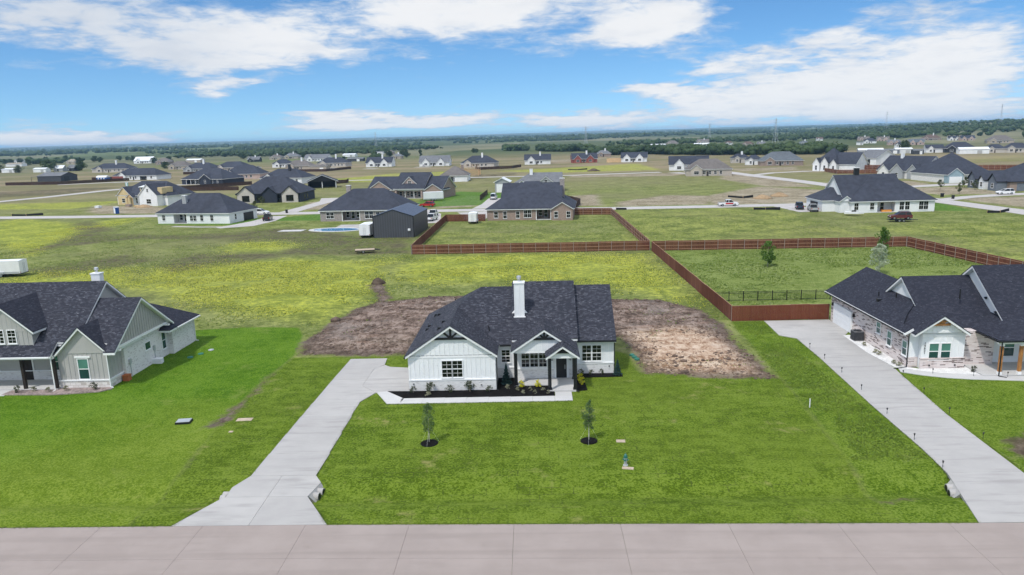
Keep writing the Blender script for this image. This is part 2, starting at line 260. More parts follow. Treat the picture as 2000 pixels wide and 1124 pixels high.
class MB:
    def __init__(s, org=(0, 0, 0)): s.v = []; s.f = []; s.o = org
    def pts(s, P):
        i = len(s.v); s.v += [(p[0]-s.o[0], p[1]-s.o[1], p[2]-s.o[2]) for p in P]; return i
    def poly(s, P): i = s.pts(P); s.f.append(tuple(range(i, i+len(P)))); return s
    def box(s, x0, x1, y0, y1, z0, z1):
        i = s.pts([(x0,y0,z0),(x1,y0,z0),(x1,y1,z0),(x0,y1,z0),(x0,y0,z1),(x1,y0,z1),(x1,y1,z1),(x0,y1,z1)])
        s.f += [tuple(i+k for k in q) for q in ((3,2,1,0),(4,5,6,7),(0,1,5,4),(1,2,6,5),(2,3,7,6),(3,0,4,7))]; return s
    def prism(s, P, e):
        P = [Vector(p) for p in P]; e = Vector(e); n = len(P)
        nr = sum(((P[k]-P[0]).cross(P[(k+1) % n]-P[0]) for k in range(1, n-1)), Vector())
        if nr.dot(e) > 0: P = P[::-1]
        i = s.pts(P); s.pts([p+e for p in P])
        s.f.append(tuple(range(i, i+n))); s.f.append(tuple(range(i+2*n-1, i+n-1, -1)))
        for k in range(n): a, b = i+k, i+(k+1) % n; s.f.append((b, a, a+n, b+n))
        return s
    def tube(s, p0, p1, r0, r1=None, n=8):
        r1 = r0 if r1 is None else r1; p0, p1 = Vector(p0), Vector(p1); d = (p1-p0).normalized()
        a = d.cross(Vector((0, 0, 1)) if abs(d.z) < .9 else Vector((1, 0, 0))).normalized(); b = d.cross(a)
        ring = lambda p, r: [p+(a*math.cos(t*2*math.pi/n)+b*math.sin(t*2*math.pi/n))*r for t in range(n)]
        i = s.pts(ring(p0, r0)); s.pts(ring(p1, r1))
        for k in range(n): j = (k+1) % n; s.f.append((i+k, i+j, i+n+j, i+n+k))
        s.f.append(tuple(range(i+n-1, i-1, -1))); s.f.append(tuple(range(i+n, i+2*n))); return s
    def beam(s, p0, p1, wd, hd):
        p0, p1 = Vector(p0), Vector(p1); d = (p1-p0).normalized(); a = d.cross(Vector((0, 0, 1)))
        a = a.normalized() if a.length > 1e-3 else Vector((1, 0, 0)); b = a.cross(d)
        q = [a*wd/2+b*hd/2, -a*wd/2+b*hd/2, -a*wd/2-b*hd/2, a*wd/2-b*hd/2]
        return s.prism([p0+x for x in q], p1-p0)
    def lathe(s, prof, n=12, c=(0, 0)):
        i = s.pts([(c[0]+r*math.cos(k*2*math.pi/n), c[1]+r*math.sin(k*2*math.pi/n), z) for r, z in prof for k in range(n)])
        for j in range(len(prof)-1):
            for k in range(n): l = (k+1) % n; s.f.append((i+j*n+k, i+j*n+l, i+(j+1)*n+l, i+(j+1)*n+k))
        s.f.append(tuple(i+k for k in range(n-1, -1, -1))); m = i+(len(prof)-1)*n; s.f.append(tuple(m+k for k in range(n))); return s
    def shell(s, faces, top, th):
        """faces: polygons sharing corner points; makes a slab th thick whose upper side lies at z+top"""
        idx = {}; V = []
        key = lambda p: tuple(round(c, 4) for c in p)
        F = []
        for f in faces:
            q = []
            for p in f:
                k = key(p)
                if k not in idx: idx[k] = len(V); V.append(p)
                q.append(idx[k])
            F.append(q)
        i = s.pts([(p[0], p[1], p[2]+top) for p in V]); m = len(V); s.pts([(p[0], p[1], p[2]+top-th) for p in V])
        ed = {}
        for q in F:
            s.f.append(tuple(i+k for k in q)); s.f.append(tuple(i+m+k for k in reversed(q)))
            for a, b in zip(q, q[1:]+q[:1]): ed[(a, b)] = 1
        for a, b in ed:
            if (b, a) not in ed: s.f.append((i+b, i+a, i+m+a, i+m+b))
        return s
    def mesh(s, name, mat, smooth=False):
        me = bpy.data.meshes.new(name); me.from_pydata(s.v, [], s.f); me.update()
        nl = len(me.loops); co = np.array(s.v, 'f8'); li = np.empty(nl, 'i4'); me.loops.foreach_get('vertex_index', li)
        nrm = np.empty(len(me.polygons)*3); me.polygons.foreach_get('normal', nrm); nrm = nrm.reshape(-1, 3)
        lt = np.empty(len(me.polygons), 'i4'); me.polygons.foreach_get('loop_total', lt); pn = np.repeat(nrm, lt, 0)
        h = np.stack([-pn[:, 1], pn[:, 0], np.zeros(nl)], 1); ln = np.linalg.norm(h, axis=1); flat = ln < .02
        h[flat] = (1, 0, 0); h /= np.linalg.norm(h, axis=1)[:, None]; vv = np.cross(pn, h); p = co[li]
        uv = np.stack([(p*h).sum(1), (p*vv).sum(1)], 1)
        l = me.uv_layers.new(name='UVMap'); l.data.foreach_set('uv', uv.astype('f4').ravel())
        me.materials.append(MATS[mat])
        if smooth: me.polygons.foreach_set('use_smooth', [True]*len(me.polygons))
        return me
    def build(s, name, mat, parent=None, loc=(0, 0, 0), rz=0, smooth=False): return link(name, s.mesh(name, mat, smooth), parent, loc, rz)
def raw(name, V, F, mat, parent=None, loc=(0, 0, 0)):
    """fast mesh from numpy arrays of equal-sized faces"""
    V = np.asarray(V, 'f4').reshape(-1, 3); F = np.asarray(F, 'i4'); k = F.shape[1]
    me = bpy.data.meshes.new(name); me.vertices.add(len(V)); me.vertices.foreach_set('co', V.ravel()); me.loops.add(F.size); me.loops.foreach_set('vertex_index', F.ravel())
    me.polygons.add(len(F)); me.polygons.foreach_set('loop_start', np.arange(0, F.size, k, dtype='i4')); me.update(calc_edges=True)
    me.materials.append(MATS[mat]); return me

# value noise in numpy, for relief
def vnoise(x, y, seed=0):
    xi = np.floor(x).astype('i8'); yi = np.floor(y).astype('i8'); fx = x-xi; fy = y-yi; fx = fx*fx*(3-2*fx); fy = fy*fy*(3-2*fy)
    def h(a, b):
        n = (a*374761393+b*668265263+seed*1442695041) & 0x7fffffff; n = ((n ^ (n >> 13))*1274126177) & 0x7fffffff; return (n ^ (n >> 16)) % 65536/65536.
    return (h(xi, yi)*(1-fx)+h(xi+1, yi)*fx)*(1-fy)+(h(xi, yi+1)*(1-fx)+h(xi+1, yi+1)*fx)*fy
def fbm(x, y, o=4, seed=0):
    t = 0; a = .5; s = 0
    for k in range(o): t = t+a*vnoise(x*2**k+17.3*k, y*2**k-9.1*k, seed+k); s += a; a *= .55
    return t/s
def sdist(px, py, poly):
    """signed distance to a polygon, positive inside"""
    P = np.array(poly, 'f8'); out = np.full(px.shape, -30.)
    lo = P.min(0)-8; hi = P.max(0)+8; m = (px > lo[0]) & (px < hi[0]) & (py > lo[1]) & (py < hi[1])
    x = px[m]; y = py[m]; dd = np.full(x.shape, 1e9); ins = np.zeros(x.shape, bool)
    for a, b in zip(P, np.roll(P, -1, 0)):
        e = b-a; t = np.clip(((x-a[0])*e[0]+(y-a[1])*e[1])/(e@e+1e-9), 0, 1); dd = np.minimum(dd, (x-a[0]-t*e[0])**2+(y-a[1]-t*e[1])**2)
        c = (a[1] > y) != (b[1] > y); xc = a[0]+(y-a[1])/(b[1]-a[1]+1e-12)*e[0]; ins ^= c & (x < xc)
    out[m] = np.where(ins, 1, -1)*np.sqrt(dd); return out

# ------------------------------------------------------------------ the ground
DIRT = [[(-24.9,72.8),(-25.8,77.8),(-25.4,85.2),(-23.6,93.6),(-21.8,96.8),(-14.2,100.2),(-3.2,99.5),(10.5,96),(16.6,94.8),(21.2,88.6),(21.2,78.3),(21.1,70.6),(21.5,62.7),(16.3,63.5),(9.8,65),(10.1,70.9),(9.1,77.1),(-2.8,81.2),(-11.9,74.5),(-13.1,72)],
        [(-21.3,94.3),(-25.4,108.9),(-23.7,110.7),(-19.9,98.8)], [(-26.1,67),(-25.5,67),(-25.1,58),(-25.2,54),(-25.7,54),(-25.7,60)], [(20.6,40.6),(22,41.3),(23.6,41.2),(23.6,40.7),(22,40.7)], [(31.8,46.5),(33.6,49.6),(35.2,50),(34.8,47.6),(33,45.4)]]
SAND = [[(10.8,79.1),(16.6,80.8),(19.8,75.3),(20.2,64.4),(16.5,64),(10.2,65.4),(10.4,71.3)]]
LAWN_M = [[(-25.3,71.8),(-25.8,62.4),(-25.3,52.6),(-24.5,45.2),(-24.2,30),(20,30),(20.3,41.7),(20.9,47.6),(21.8,60.1),(21.9,63.2),(16.3,63.9),(9.6,65.2),(9.2,71),(7.5,72.5),(-10,72.2),(-13,71.8)]]
LAWN_L = [[(-80,84),(-41,84),(-35.3,84.8),(-28.6,84.2),(-27,80.7),(-25.4,72.4),(-25.8,62.4),(-25.3,52.6),(-24.5,45.2),(-24.2,30),(-80,30)]]
LAWN_R = [[(20,30),(20.3,41.7),(20.9,47.6),(21.8,60.1),(22.6,80),(22.9,83),(34,83),(80,83),(80,30)],[(23.3,84),(22.3,135.9),(68.3,134),(73,100),(73,84)]]
YEL = [[(-68.3,112.7),(-69.5,128.8),(-59.9,133),(-47.7,137.1),(-32.6,132.2),(-26.3,134.2),(-24.7,114.1),(-23.4,100),(-26,86),(-31.4,88.2),(-39.2,92.9),(-46.3,96.5),(-57.6,105.9)],
       [(-24.8,125.8),(-18.8,136.1),(-4.2,135.3),(19.6,133.7),(21,115.4),(21.1,92.6),(16.9,97),(11.2,104.3),(4.5,108),(-12.1,109.1),(-20.9,110.7)],
       [(-22.3,141),(-22.9,170),(-5,163.9),(18.1,160.7),(20.7,140),(-4.5,141)], [(-67.1,150.9),(-66.3,161.2),(-57.6,161.4),(-51.3,152.8),(-53.9,146.2),(-62.7,146.8)],
       [(-125.2,165.7),(-170,212),(-165,230),(-123.3,203),(-114.9,172.5),(-105.8,148.2)], [(-126.6,199.6),(-130.7,219.3),(-120.4,224.2),(-117.7,194.6)],
       [(73,161.4),(86.2,163.5),(125,162.6),(125,122.1),(79.3,127.9),(78.2,148)], [(74.5,124),(95,128),(95,108),(75.1,112)], [(-90,128),(-72,130),(-66,118),(-72,100),(-95,105)],
       [(-125.4,404.8),(-92,469.5),(-53.9,482.5),(-44.3,371.3),(-97.1,386.8)], [(-26.1,467.6),(20.5,491.2),(75,529.2),(75,430),(17.3,425)], [(-225,296),(-165,296),(-168,262),(-225,272)], [(24,150),(66,150),(66,205),(24,208)], [(200,470),(330,500),(360,430),(240,420)]]
TILL = [[(-110.7,148.9),(-113.4,168),(-120.5,187.7),(-95.1,178.2),(-76.3,178.8),(-64.6,187.8),(-53.8,180.6),(-39.2,165),(-28.5,163.3),(-24.3,140),(-34.3,139.5),(-48.8,141),(-62.6,124),(-71,131.7),(-69.4,146),(-64,143),(-52,145),(-49,155),(-56,163),(-68,163),(-76,168),(-96.7,172),(-106,162)],
        [(-38.6,157.5),(-26.2,157.9),(-25.4,197),(-29.7,197.9),(-30.4,176.2)], [(-135,207.2),(-136.1,217.7),(-123.9,205),(-110.2,188.9),(-116.9,184)], [(-95,131),(-84,146),(-74,138),(-84,122)], [(-285,330),(-228,345),(-226,395),(-250,400),(-290,370)], [(-70,385),(-25,385),(-25,410),(-70,405)], [(-32,408),(-10,412),(-10,438),(-32,430)]]
DRY = [[(56.6,247.4),(86.9,285.7),(104.6,261.1),(84,219),(76.3,218.5),(53.6,220.3)], [(27.1,236.5),(46.4,257),(62.4,249.8),(53.2,222),(25.4,222)], [(104,396.2),(108,318.3),(106,277.5),(90.5,284.4),(85.1,335.2)],
       [(11.8,263.2),(23.3,268.7),(21.1,225.9),(12,226.4)], [(-25,275),(-17.6,274.1),(-17.2,239.2),(-25,231.7)], [(-32.3,253),(-25.1,272.1),(-19,234),(-30.6,230)], [(-156.8,251.6),(-167.7,275),(-135,262),(-121.1,236),(-146.5,240.5)],
       [(20,400),(90,390),(70,370),(20,378)], [(-10,640),(70,660),(40,590),(10,600)], [(128,262),(150,262),(150,232),(128,234)], [(126,222),(150,222),(190,190),(128,188)], [(118,300),(150,296),(146,270),(120,272)], [(-58,262),(-82,266),(-76,236),(-66,236)], [(110,420),(150,425),(140,395),(112,398)], [(86,430),(102,440),(104,405),(96,405)]]
WEAK = YEL[2:3]+YEL[6:8]+YEL[12:14]; YEL = YEL[:2]+YEL[3:6]+YEL[8:12]
LAWN_MID = [[(-108,203),(-84,197),(-78,204),(-72,210),(-98,216)], [(-82,206),(-60,203),(-59,217),(-66,222)], [(104,190),(112,188),(116,212),(100,215)], [(-6,238),(-40,236),(-40,262),(-30,300),(-5,280)]]
def relief(x, y, dirt=None):
    r = np.hypot(x, y)
    z = -.5*np.exp(-((y-42.3)/1.35)**2)*np.clip((60-np.abs(x))/20+1, 0, 1)*(1/(1+np.exp((np.abs(x)-75)/4)))
    k = np.clip((r-1350)/2500, 0, 1); k = k*k*(3-2*k)
    ang = np.arctan2(x, y)
    z = z + k*(26*fbm(x/1700+3, y/1700+7, 4, 5)-10) + np.clip((r-5500)/7000, 0, 1.2)*(34+22*fbm(ang*9+5, r/9000, 3, 9))
    z = z + np.clip((r-900)/1500, 0, 1)*np.exp(-((ang-.56)/.16)**2)*22*np.exp(-((r-2100)/900)**2)
    if dirt is not None:
        z = z+np.clip(dirt/2.0+.2, 0, 1)*(np.clip(dirt, -1, 1.2)*.0+.42*(fbm(x*.45, y*.7, 4, 3)-.42)+.2*(fbm(x*1.3, y*1.9, 2, 8)-.5)+.05)
    near = np.clip((140-y)/60, 0, 1)
    return z + near*.035*(fbm(x*.8, y*.8, 3, 2)-.5)
def axis(segs):
    out = []
    for a, b, st in segs: out += list(np.arange(a, b, st))
    return out
gx = axis([(-75, 85, .5)]); p = 85.; st = .8
while p < 18000: gx.append(p); p += st; st = min(st*1.045, 900) if p > 150 else min(1.6, st*1.02)
p = -75.; st = .8
while p > -18000: p -= st; gx.insert(0, p); st = min(st*1.045, 900) if p < -150 else min(1.6, st*1.02)
gy = axis([(-60, 28, 4), (28, 140, .5)]); p = 140.; st = .6
while p < 16000: gy.append(p); p += st; st = min(st*1.02, 1.6) if p < 330 else min(st*1.035, 700)
gx = np.array(gx); gy = np.array(gy); GX, GY = np.meshgrid(gx, gy); fx, fy = GX.ravel(), GY.ravel()
def field(polys): 
    o = np.full(fx.shape, -30.)
    for q in polys: o = np.maximum(o, sdist(fx, fy, q))
    return o
sds = {k: field(v) for k, v in dict(dirt=DIRT, sand=SAND, lm=LAWN_M, ll=LAWN_L, lr=LAWN_R, ye=YEL, ti=TILL, dr=DRY, mid=LAWN_MID).items()}
sds['ye'] = np.maximum(sds['ye'], np.minimum(field(WEAK), -1.0))
enc = lambda d, wd: np.clip(d/wd*.5+.5, 0, 1)
fz = relief(fx, fy, sds['dirt'])
nx, ny = len(gx), len(gy); ii = (np.arange(ny-1)[:, None]*nx+np.arange(nx-1)[None]).ravel()
gm = raw('ground', np.stack([fx, fy, fz], 1), np.stack([ii, ii+1, ii+nx+1, ii+nx], 1), 'white_trim')
gm.polygons.foreach_set('use_smooth', [True]*len(gm.polygons)); gm.materials.clear()
for an, chs in (('mA', ('dirt', 'sand', 'lm', 'll')), ('mB', ('ye', 'ti', 'dr', 'lr'))):
    at = gm.attributes.new(an, 'FLOAT_COLOR', 'POINT')
    at.data.foreach_set('color', np.stack([enc(sds[c], 6.) for c in chs], 1).astype('f4').ravel())
at = gm.attributes.new('mC', 'FLOAT', 'POINT'); at.data.foreach_set('value', enc(sds['mid'], 6.).astype('f4'))
ground = link('ground', gm); tag(ground, kind='structure')

t = newmat('ground'); P = t.loc
def chan(an):
    a = t.add('ShaderNodeAttribute', attribute_name=an); s = t.add('ShaderNodeSeparateColor', {0: a.outputs['Color']})
    return [t.math('MULTIPLY', t.math('SUBTRACT', q, .5), 12.) for q in (s.outputs[0], s.outputs[1], s.outputs[2], a.outputs['Alpha'])]
dirt, sand, lm, ll = chan('mA'); ye, ti, dr, lr = chan('mB')
mid = t.math('MULTIPLY', t.math('SUBTRACT', t.add('ShaderNodeAttribute', attribute_name='mC').outputs['Fac'], .5), 12.)
nL = t.noise(P, .022, 4, .6); nM = t.noise(P, .16, 4, .65); nF = t.noise(P, 1.1, 4, .65); nV = t.noise(P, 5.5, 3, .7); nS = t.noise(t.scale(P, (.35, 1.6, 1)), .55, 4, .65); nX = t.noise(P, .006, 4, .6)
jag = t.math('ADD', t.math('MULTIPLY', t.math('SUBTRACT', nM, .5), 3.0), t.math('MULTIPLY', t.math('SUBTRACT', nF, .5), 1.6))
edge = lambda s_, sharp=.5, j=1.: t.step(t.math('ADD', s_, t.math('MULTIPLY', jag, j)), -sharp, sharp)
amp = lambda f, k=2.0: t.math('MULTIPLY_ADD', t.math('SUBTRACT', f, .5), k, .5)
tri = lambda a, b, c, f: t.mix(t.step(f, .49, .62), t.mix(t.step(f, .38, .51), a, b), c)
gmix = amp(t.math('ADD', t.math('MULTIPLY', nM, .35), t.math('ADD', t.math('MULTIPLY', nF, .35), t.math('MULTIPLY', nV, .3))), 1.7)
meadow = tri((.090, .114, .026), (.160, .188, .050), (.240, .255, .092), gmix)
meadow = t.mix(t.math('MULTIPLY', t.step(nL, .46, .66), .6), meadow, (.175, .170, .078))
meadow = t.mix(t.math('MULTIPLY', t.step(nS, .52, .72), .35), meadow, (.080, .092, .040))
# far country: pasture, ploughland and scrub, field by field
sepP = t.add('ShaderNodeSeparateXYZ', {0: P}); rr = t.add('ShaderNodeVectorMath', {0: P}, operation='LENGTH').outputs['Value']
vor = t.add('ShaderNodeTexVoronoi', {'Vector': t.scale(P, (1, .6, 1)), 'Scale': .0022, 'Randomness': .9}); vs = t.add('ShaderNodeSeparateColor', {0: vor.outputs['Color']})
fieldc = t.mix(t.step(vs.outputs[0], .3, .7), (.085, .105, .042), (.19, .18, .105)); fieldc = t.mix(t.step(vs.outputs[1], .55, .6), fieldc, (.13, .155, .055))
meadow = t.mix(t.math('MULTIPLY', t.step(rr, 230., 480.), .72), meadow, t.mix(t.step(t.noise(t.scale(P, (.3, 1., 1)), .03, 4, .6), .4, .62), (.172, .142, .080), (.285, .208, .150)))
meadow = t.mix(t.step(rr, 620., 1000.), meadow, t.mix(t.math('MULTIPLY', t.step(nX, .4, .62), .5), fieldc, (.048, .07, .026)))
yf = t.math('MULTIPLY', t.step(t.math('ADD', ye, t.math('MULTIPLY', jag, 2.2)), -3., 4.), t.step(t.math('ADD', t.math('MULTIPLY', nF, .55), t.math('MULTIPLY', nV, .45)), .44, .62))
yf = t.math('MULTIPLY', yf, t.step(nM, .3, .6))
meadow = t.mix(t.math('MULTIPLY', t.step(t.math('ADD', ye, t.math('MULTIPLY', jag, 2.2)), -3., 5.), .5), meadow, (.215, .255, .035)); meadow = t.mix(t.math('MULTIPLY', yf, .8), meadow, (.48, .49, .055))
meadow = t.mix(t.math('MULTIPLY', edge(dr, 2.2), .95), meadow, tri((.17, .14, .085), (.27, .225, .155), (.36, .31, .235), gmix))
meadow = t.mix(t.math('MULTIPLY', t.math('MULTIPLY', edge(ti, 2.5, 1.3), t.step(t.math('ADD', nM, t.math('MULTIPLY', nS, .6)), .55, .95)), .92), meadow, tri((.060, .050, .034), (.095, .080, .052), (.11, .105, .05), nF))
meadow = t.mix(t.math('MULTIPLY', edge(mid, 1., .5), .85), meadow, tri((.045, .115, .014), (.075, .165, .02), (.10, .19, .03), nF))
# sod lawn of the middle lot with its seams
bk = t.add('ShaderNodeTexBrick', {'Vector': P, 'Color1': (0, 0, 0, 1), 'Color2': (1, 1, 1, 1), 'Mortar': (.5, .5, .5, 1), 'Scale': 1., 'Mortar Size': .04, 'Mortar Smooth': .6, 'Brick Width': 1.4, 'Row Height': .61, 'Bias': 0.}, offset=.43)
bkr = t.add('ShaderNodeSeparateColor', {0: bk.outputs['Color']}).outputs[0]
nB = t.noise(t.scale(P, (.6, 1, 1)), 13., 2, .7)
gm2 = amp(t.math('ADD', t.math('ADD', t.math('MULTIPLY', nF, .16), t.math('MULTIPLY', nB, .34)), t.math('ADD', t.math('MULTIPLY', nV, .36), t.math('MULTIPLY', nM, .14))), 2.7)
sod = tri((.046, .080, .004), (.092, .147, .009), (.146, .202, .026), t.math('ADD', gm2, t.math('MULTIPLY', t.math('SUBTRACT', bkr, .5), .12)))
sod = t.mix(t.math('MULTIPLY', t.step(nL, .44, .66), .35), sod, (.108, .150, .016))
drysp = t.math('MULTIPLY', t.step(t.noise(P, .21, 4, .7, .4), .57, .70), t.step(nF, .4, .65)); sod = t.mix(t.math('MULTIPLY', drysp, .7), sod, (.27, .235, .10))
seam = t.math('MULTIPLY', bk.outputs['Fac'], t.step(t.noise(P, .5, 3), .48, .66)); sod = t.mix(t.math('MULTIPLY', seam, .8), sod, (.048, .060, .018))
sodL = tri((.042, .100, .003), (.078, .160, .007), (.120, .200, .020), gm2); sodL = t.mix(t.math('MULTIPLY', t.step(t.math('ADD', nL, t.math('MULTIPLY', t.math('SUBTRACT', 58., sepP.outputs[1]), .012)), .42, .66), .8), sodL, tri((.082, .128, .008), (.126, .182, .015), (.178, .225, .034), gm2)); sodL = t.mix(t.math('MULTIPLY', drysp, .4), sodL, (.22, .22, .07))
sodR = tri((.046, .086, .004), (.094, .152, .010), (.150, .208, .030), gm2); sodY = tri((.080, .118, .020), (.150, .195, .042), (.235, .275, .09), gm2); sodR = t.mix(t.step(sepP.outputs[1], 83.2, 84.4), sodR, sodY); sodR = t.mix(t.math('MULTIPLY', drysp, .35), sodR, (.2, .18, .09))
col = t.mix(edge(lr, .35, .35), meadow, sodR); col = t.mix(edge(ll, .3, .25), col, sodL); col = t.mix(edge(lm, .3, .3), col, sod)
# front swale: lusher grass on the left lot towards the road
crk = t.noise(t.scale(P, (1, .45, 1)), 1.9, 5, .72, .6); crk2 = t.noise(P, .5, 5, .65, .5)
cr3 = t.noise(P, 6., 3, .7)
sm = amp(t.math('ADD', t.math('MULTIPLY', cr3, .25), t.math('ADD', t.math('MULTIPLY', crk, .4), t.math('MULTIPLY', crk2, .35))), 1.9)
trk0 = t.noise(t.scale(P, (.22, 1.1, 1)), .8, 4, .6, .8)
soil = tri((.066, .046, .035), (.165, .118, .093), (.29, .225, .185), t.math('ADD', t.math('MULTIPLY', sm, .82), t.math('MULTIPLY', amp(trk0, 1.8), .18)))
soil = t.mix(t.math('MULTIPLY', t.step(nM, .5, .72), .45), soil, (.23, .205, .185)); soil = t.mix(t.math('MULTIPLY', t.step(nS, .55, .7), .4), soil, (.19, .10, .07))
trk = t.noise(t.scale(P, (.16, 1.3, 1)), .9, 4, .6, .5)
sandc = tri((.22, .125, .075), (.43, .305, .215), (.56, .44, .335), t.math('ADD', t.math('MULTIPLY', sm, .8), t.math('MULTIPLY', amp(trk, 1.8), .2)))
soil = t.mix(edge(sand, 2.4, 1.5), soil, sandc)
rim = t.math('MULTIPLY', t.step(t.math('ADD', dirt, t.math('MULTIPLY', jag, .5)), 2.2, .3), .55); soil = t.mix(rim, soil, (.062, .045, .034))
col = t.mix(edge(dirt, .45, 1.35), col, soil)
hgt = t.math('ADD', t.math('MULTIPLY', nV, .5), t.math('MULTIPLY', nF, 1.))
bands = t.step(t.noise(t.scale(P, (.12, 1., 1)), .16, 3, .5), .4, .62)
col = t.mix(t.math('MULTIPLY', t.math('MULTIPLY', bands, t.step(rr, 90., 60.)), .18), col, t.mix(.5, col, (.16, .20, .03)))
setp(t, col, .95, .08, 0, t.add('ShaderNodeBump', {'Strength': .55, 'Distance': .12, 'Height': hgt}).outputs[0])
gm.materials.append(MATS['ground'])
def gz(x, y): return float(relief(np.array([float(x)]), np.array([float(y)]))[0])

# ------------------------------------------------------------------ paving
def slabs(owner, polys, mat, z0=-.12, z1=.05, name='slab'):
    for P_ in polys: MB().prism([(x, y, z0) for x, y in P_], (0, 0, z1-z0)).build(name, mat, owner)
def struct(name): return empty(name, kind='structure')
road = struct('street'); J = .007
xs = [4.6+6.1*k for k in range(-14, 15)]
yl = lambda x: 38.42-.0022*(x+12) if x < -12 else 38.42-.0155*(x+12)          # the kerb line runs a touch askew
for a, b in zip(xs, xs[1:]):
    for (u0, u1) in ((0, 3.45), (3.45, 6.9), (6.9, 10.35)):
        MB().prism([(a+J, yl(a)-u1+J, -.16), (b-J, yl(b)-u1+J, -.16), (b-J, yl(b)-u0-J, -.16), (a+J, yl(a)-u0-J, -.16)], (0, 0, .2)).build('slab', 'road_concrete', road)
drive = struct('driveway')
def rect(x0, x1, y0, y1): return [(x0+J, y0+J), (x1-J, y0+J), (x1-J, y1-J), (x0+J, y1-J)]
strips = []; ys = [44.8, 48.3, 51.9, 55.4, 58.4]
for a, b in zip(ys, ys[1:]): strips.append(rect(-19.4+.012*(a-44), -14.95-.02*(a-44.8), a, b))
strips += [[(-19.22, 58.41), (-15.25, 58.41), (-14.3, 60.7), (-15.9, 62.6), (-15.9, 64.5), (-19.15, 64.5)], [(-19.15, 64.52), (-15.9, 64.52), (-15.9, 67.5), (-15.1, 68.8), (-15.25, 70.9), (-19.0, 70.9)],
           [(-15.88, 62.62), (-14.28, 60.72), (-11.35, 61.0), (-11.3, 64.5), (-15.88, 64.5)], [(-15.88, 64.52), (-11.3, 64.52), (-11.3, 67.6), (-12.9, 67.75), (-14.4, 68.05), (-15.05, 68.7), (-15.88, 67.6)],
           [(-19.4, 44.78), (-17.25, 44.78), (-17.2, 41.9), (-19.9, 41.9), (-20.0, 43.2)], [(-17.23, 44.78), (-14.95, 44.78), (-14.32, 43.75), (-14.62, 41.9), (-17.18, 41.9)],
           [(-20.0, 41.88), (-17.2, 41.88), (-17.1, 38.44), (-21.7, 38.45)], [(-17.18, 41.88), (-14.65, 41.88), (-12.45, 38.43), (-17.08, 38.44)]]
slabs(drive, strips, 'drive_concrete')
walk = struct('front_walk')
wk = [[(-14.15, 60.7), (-12.75, 57.95), (-11.7, 57.93), (-11.5, 59.1), (-13.3, 61.0)]]
for k in range(7): a, b = -11.68+k*1.88, -11.68+(k+1)*1.88; wk.append([(a+J, 57.93+.012*k), (b-J, 57.94+.012*k), (b-J, 59.18), (a+J, 59.14)])
wk += [[(1.49, 58.03), (2.98, 58.05), (2.98, 59.2), (1.49, 59.2)], [(1.55, 59.22), (2.98, 59.22), (2.98, 60.2), (1.55, 60.2)]]
slabs(walk, wk, 'walk_concrete', z1=.06)
rdrive = struct('driveway'); L_ = [(24.6,37.86),(25.5,41.3),(26.2,44),(26.5,47.7),(26.8,56.2),(27.5,68.5),(27.7,75.4),(26.3,76.7),(26.6,82.4)]; R_ = [(31.0,37.8),(30.9,43.8),(31.5,53.6),(32.7,63.3),(33.0,65.2),(32.7,70),(33.1,76.2),(34.1,77.6),(34.1,82.9)]
cuts = [37.86, 44, 50, 56.2, 62.4, 68.5, 75.4, 82.9]
def at_y(Ls, y):
    for (x0, y0), (x1, y1) in zip(Ls, Ls[1:]):
        if y0 <= y <= y1+1e-6: return x0+(x1-x0)*(y-y0)/(y1-y0+1e-9)
    return Ls[-1][0] if y > Ls[-1][1] else Ls[0][0]
for a, b in zip(cuts, cuts[1:]):
    l = [(at_y(L_, a), a+J)]+[q for q in L_ if a+.1 < q[1] < b-.1]+[(at_y(L_, b), b-J)]; r = [(at_y(R_, a), a+J)]+[q for q in R_ if a+.1 < q[1] < b-.1]+[(at_y(R_, b), b-J)]
    slabs(rdrive, [l+r[::-1]], 'drive_concrete')
rwalk = struct('front_walk'); q = [(33.0,63.9),(34.4,62.9),(36.2,62.1),(38.1,61.6),(42.1,61),(46,60.8)]; q2 = [(33.3,65),(34.6,64.1),(36.3,63.3),(38.2,62.8),(42.1,62.2),(46,62)]
for k in range(5): slabs(rwalk, [[q[k], q[k+1], q2[k+1], q2[k]]], 'walk_concrete', z1=.06)
lwalk = struct('front_walk'); slabs(lwalk, [[(-60, 61.2), (-48.6, 61.6), (-48.9, 63.0), (-60, 63.0)]], 'walk_concrete', z1=.06)
def strip(name, pts, wd, mat='far_concrete', z=.06, closed=False):
    """a ribbon of pavement along a centre line"""
    L, Rr = [], []
    for k, p_ in enumerate(pts):
        a = Vector(pts[max(0, k-1)]); b = Vector(pts[min(len(pts)-1, k+1)]); dr_ = (b-a).normalized(); nrm_ = Vector((-dr_.y, dr_.x)); ww = wd[k] if isinstance(wd, (list, tuple)) else wd
        L.append((p_[0]+nrm_.x*ww/2, p_[1]+nrm_.y*ww/2)); Rr.append((p_[0]-nrm_.x*ww/2, p_[1]-nrm_.y*ww/2))
    o = empty(name, kind='structure')
    for k in range(len(pts)-1): MB().prism([(L[k][0], L[k][1], -.1), (L[k+1][0], L[k+1][1], -.1), (Rr[k+1][0], Rr[k+1][1], -.1), (Rr[k][0], Rr[k][1], -.1)], (0, 0, .1+z)).build('slab', mat, o)
    return o
strip('street', [(-330,262),(-250,248),(-177,235),(-148,231),(-119,228),(-70,225),(-33,222.6),(-12,220.6),(25,216.2),(54,214.6),(77,214),(97,218),(113,226)], 7.2)
strip('street', [(-330,262.1),(-262,285),(-232,303),(-224,330),(-219,365),(-210,395),(-175,420)], 7.2, z=.075)
strip('street', [(122,150),(121,182),(118,211),(116.5,240),(114,275),(111,310),(106,350),(101,395),(96,440)], 7.4, z=.085)
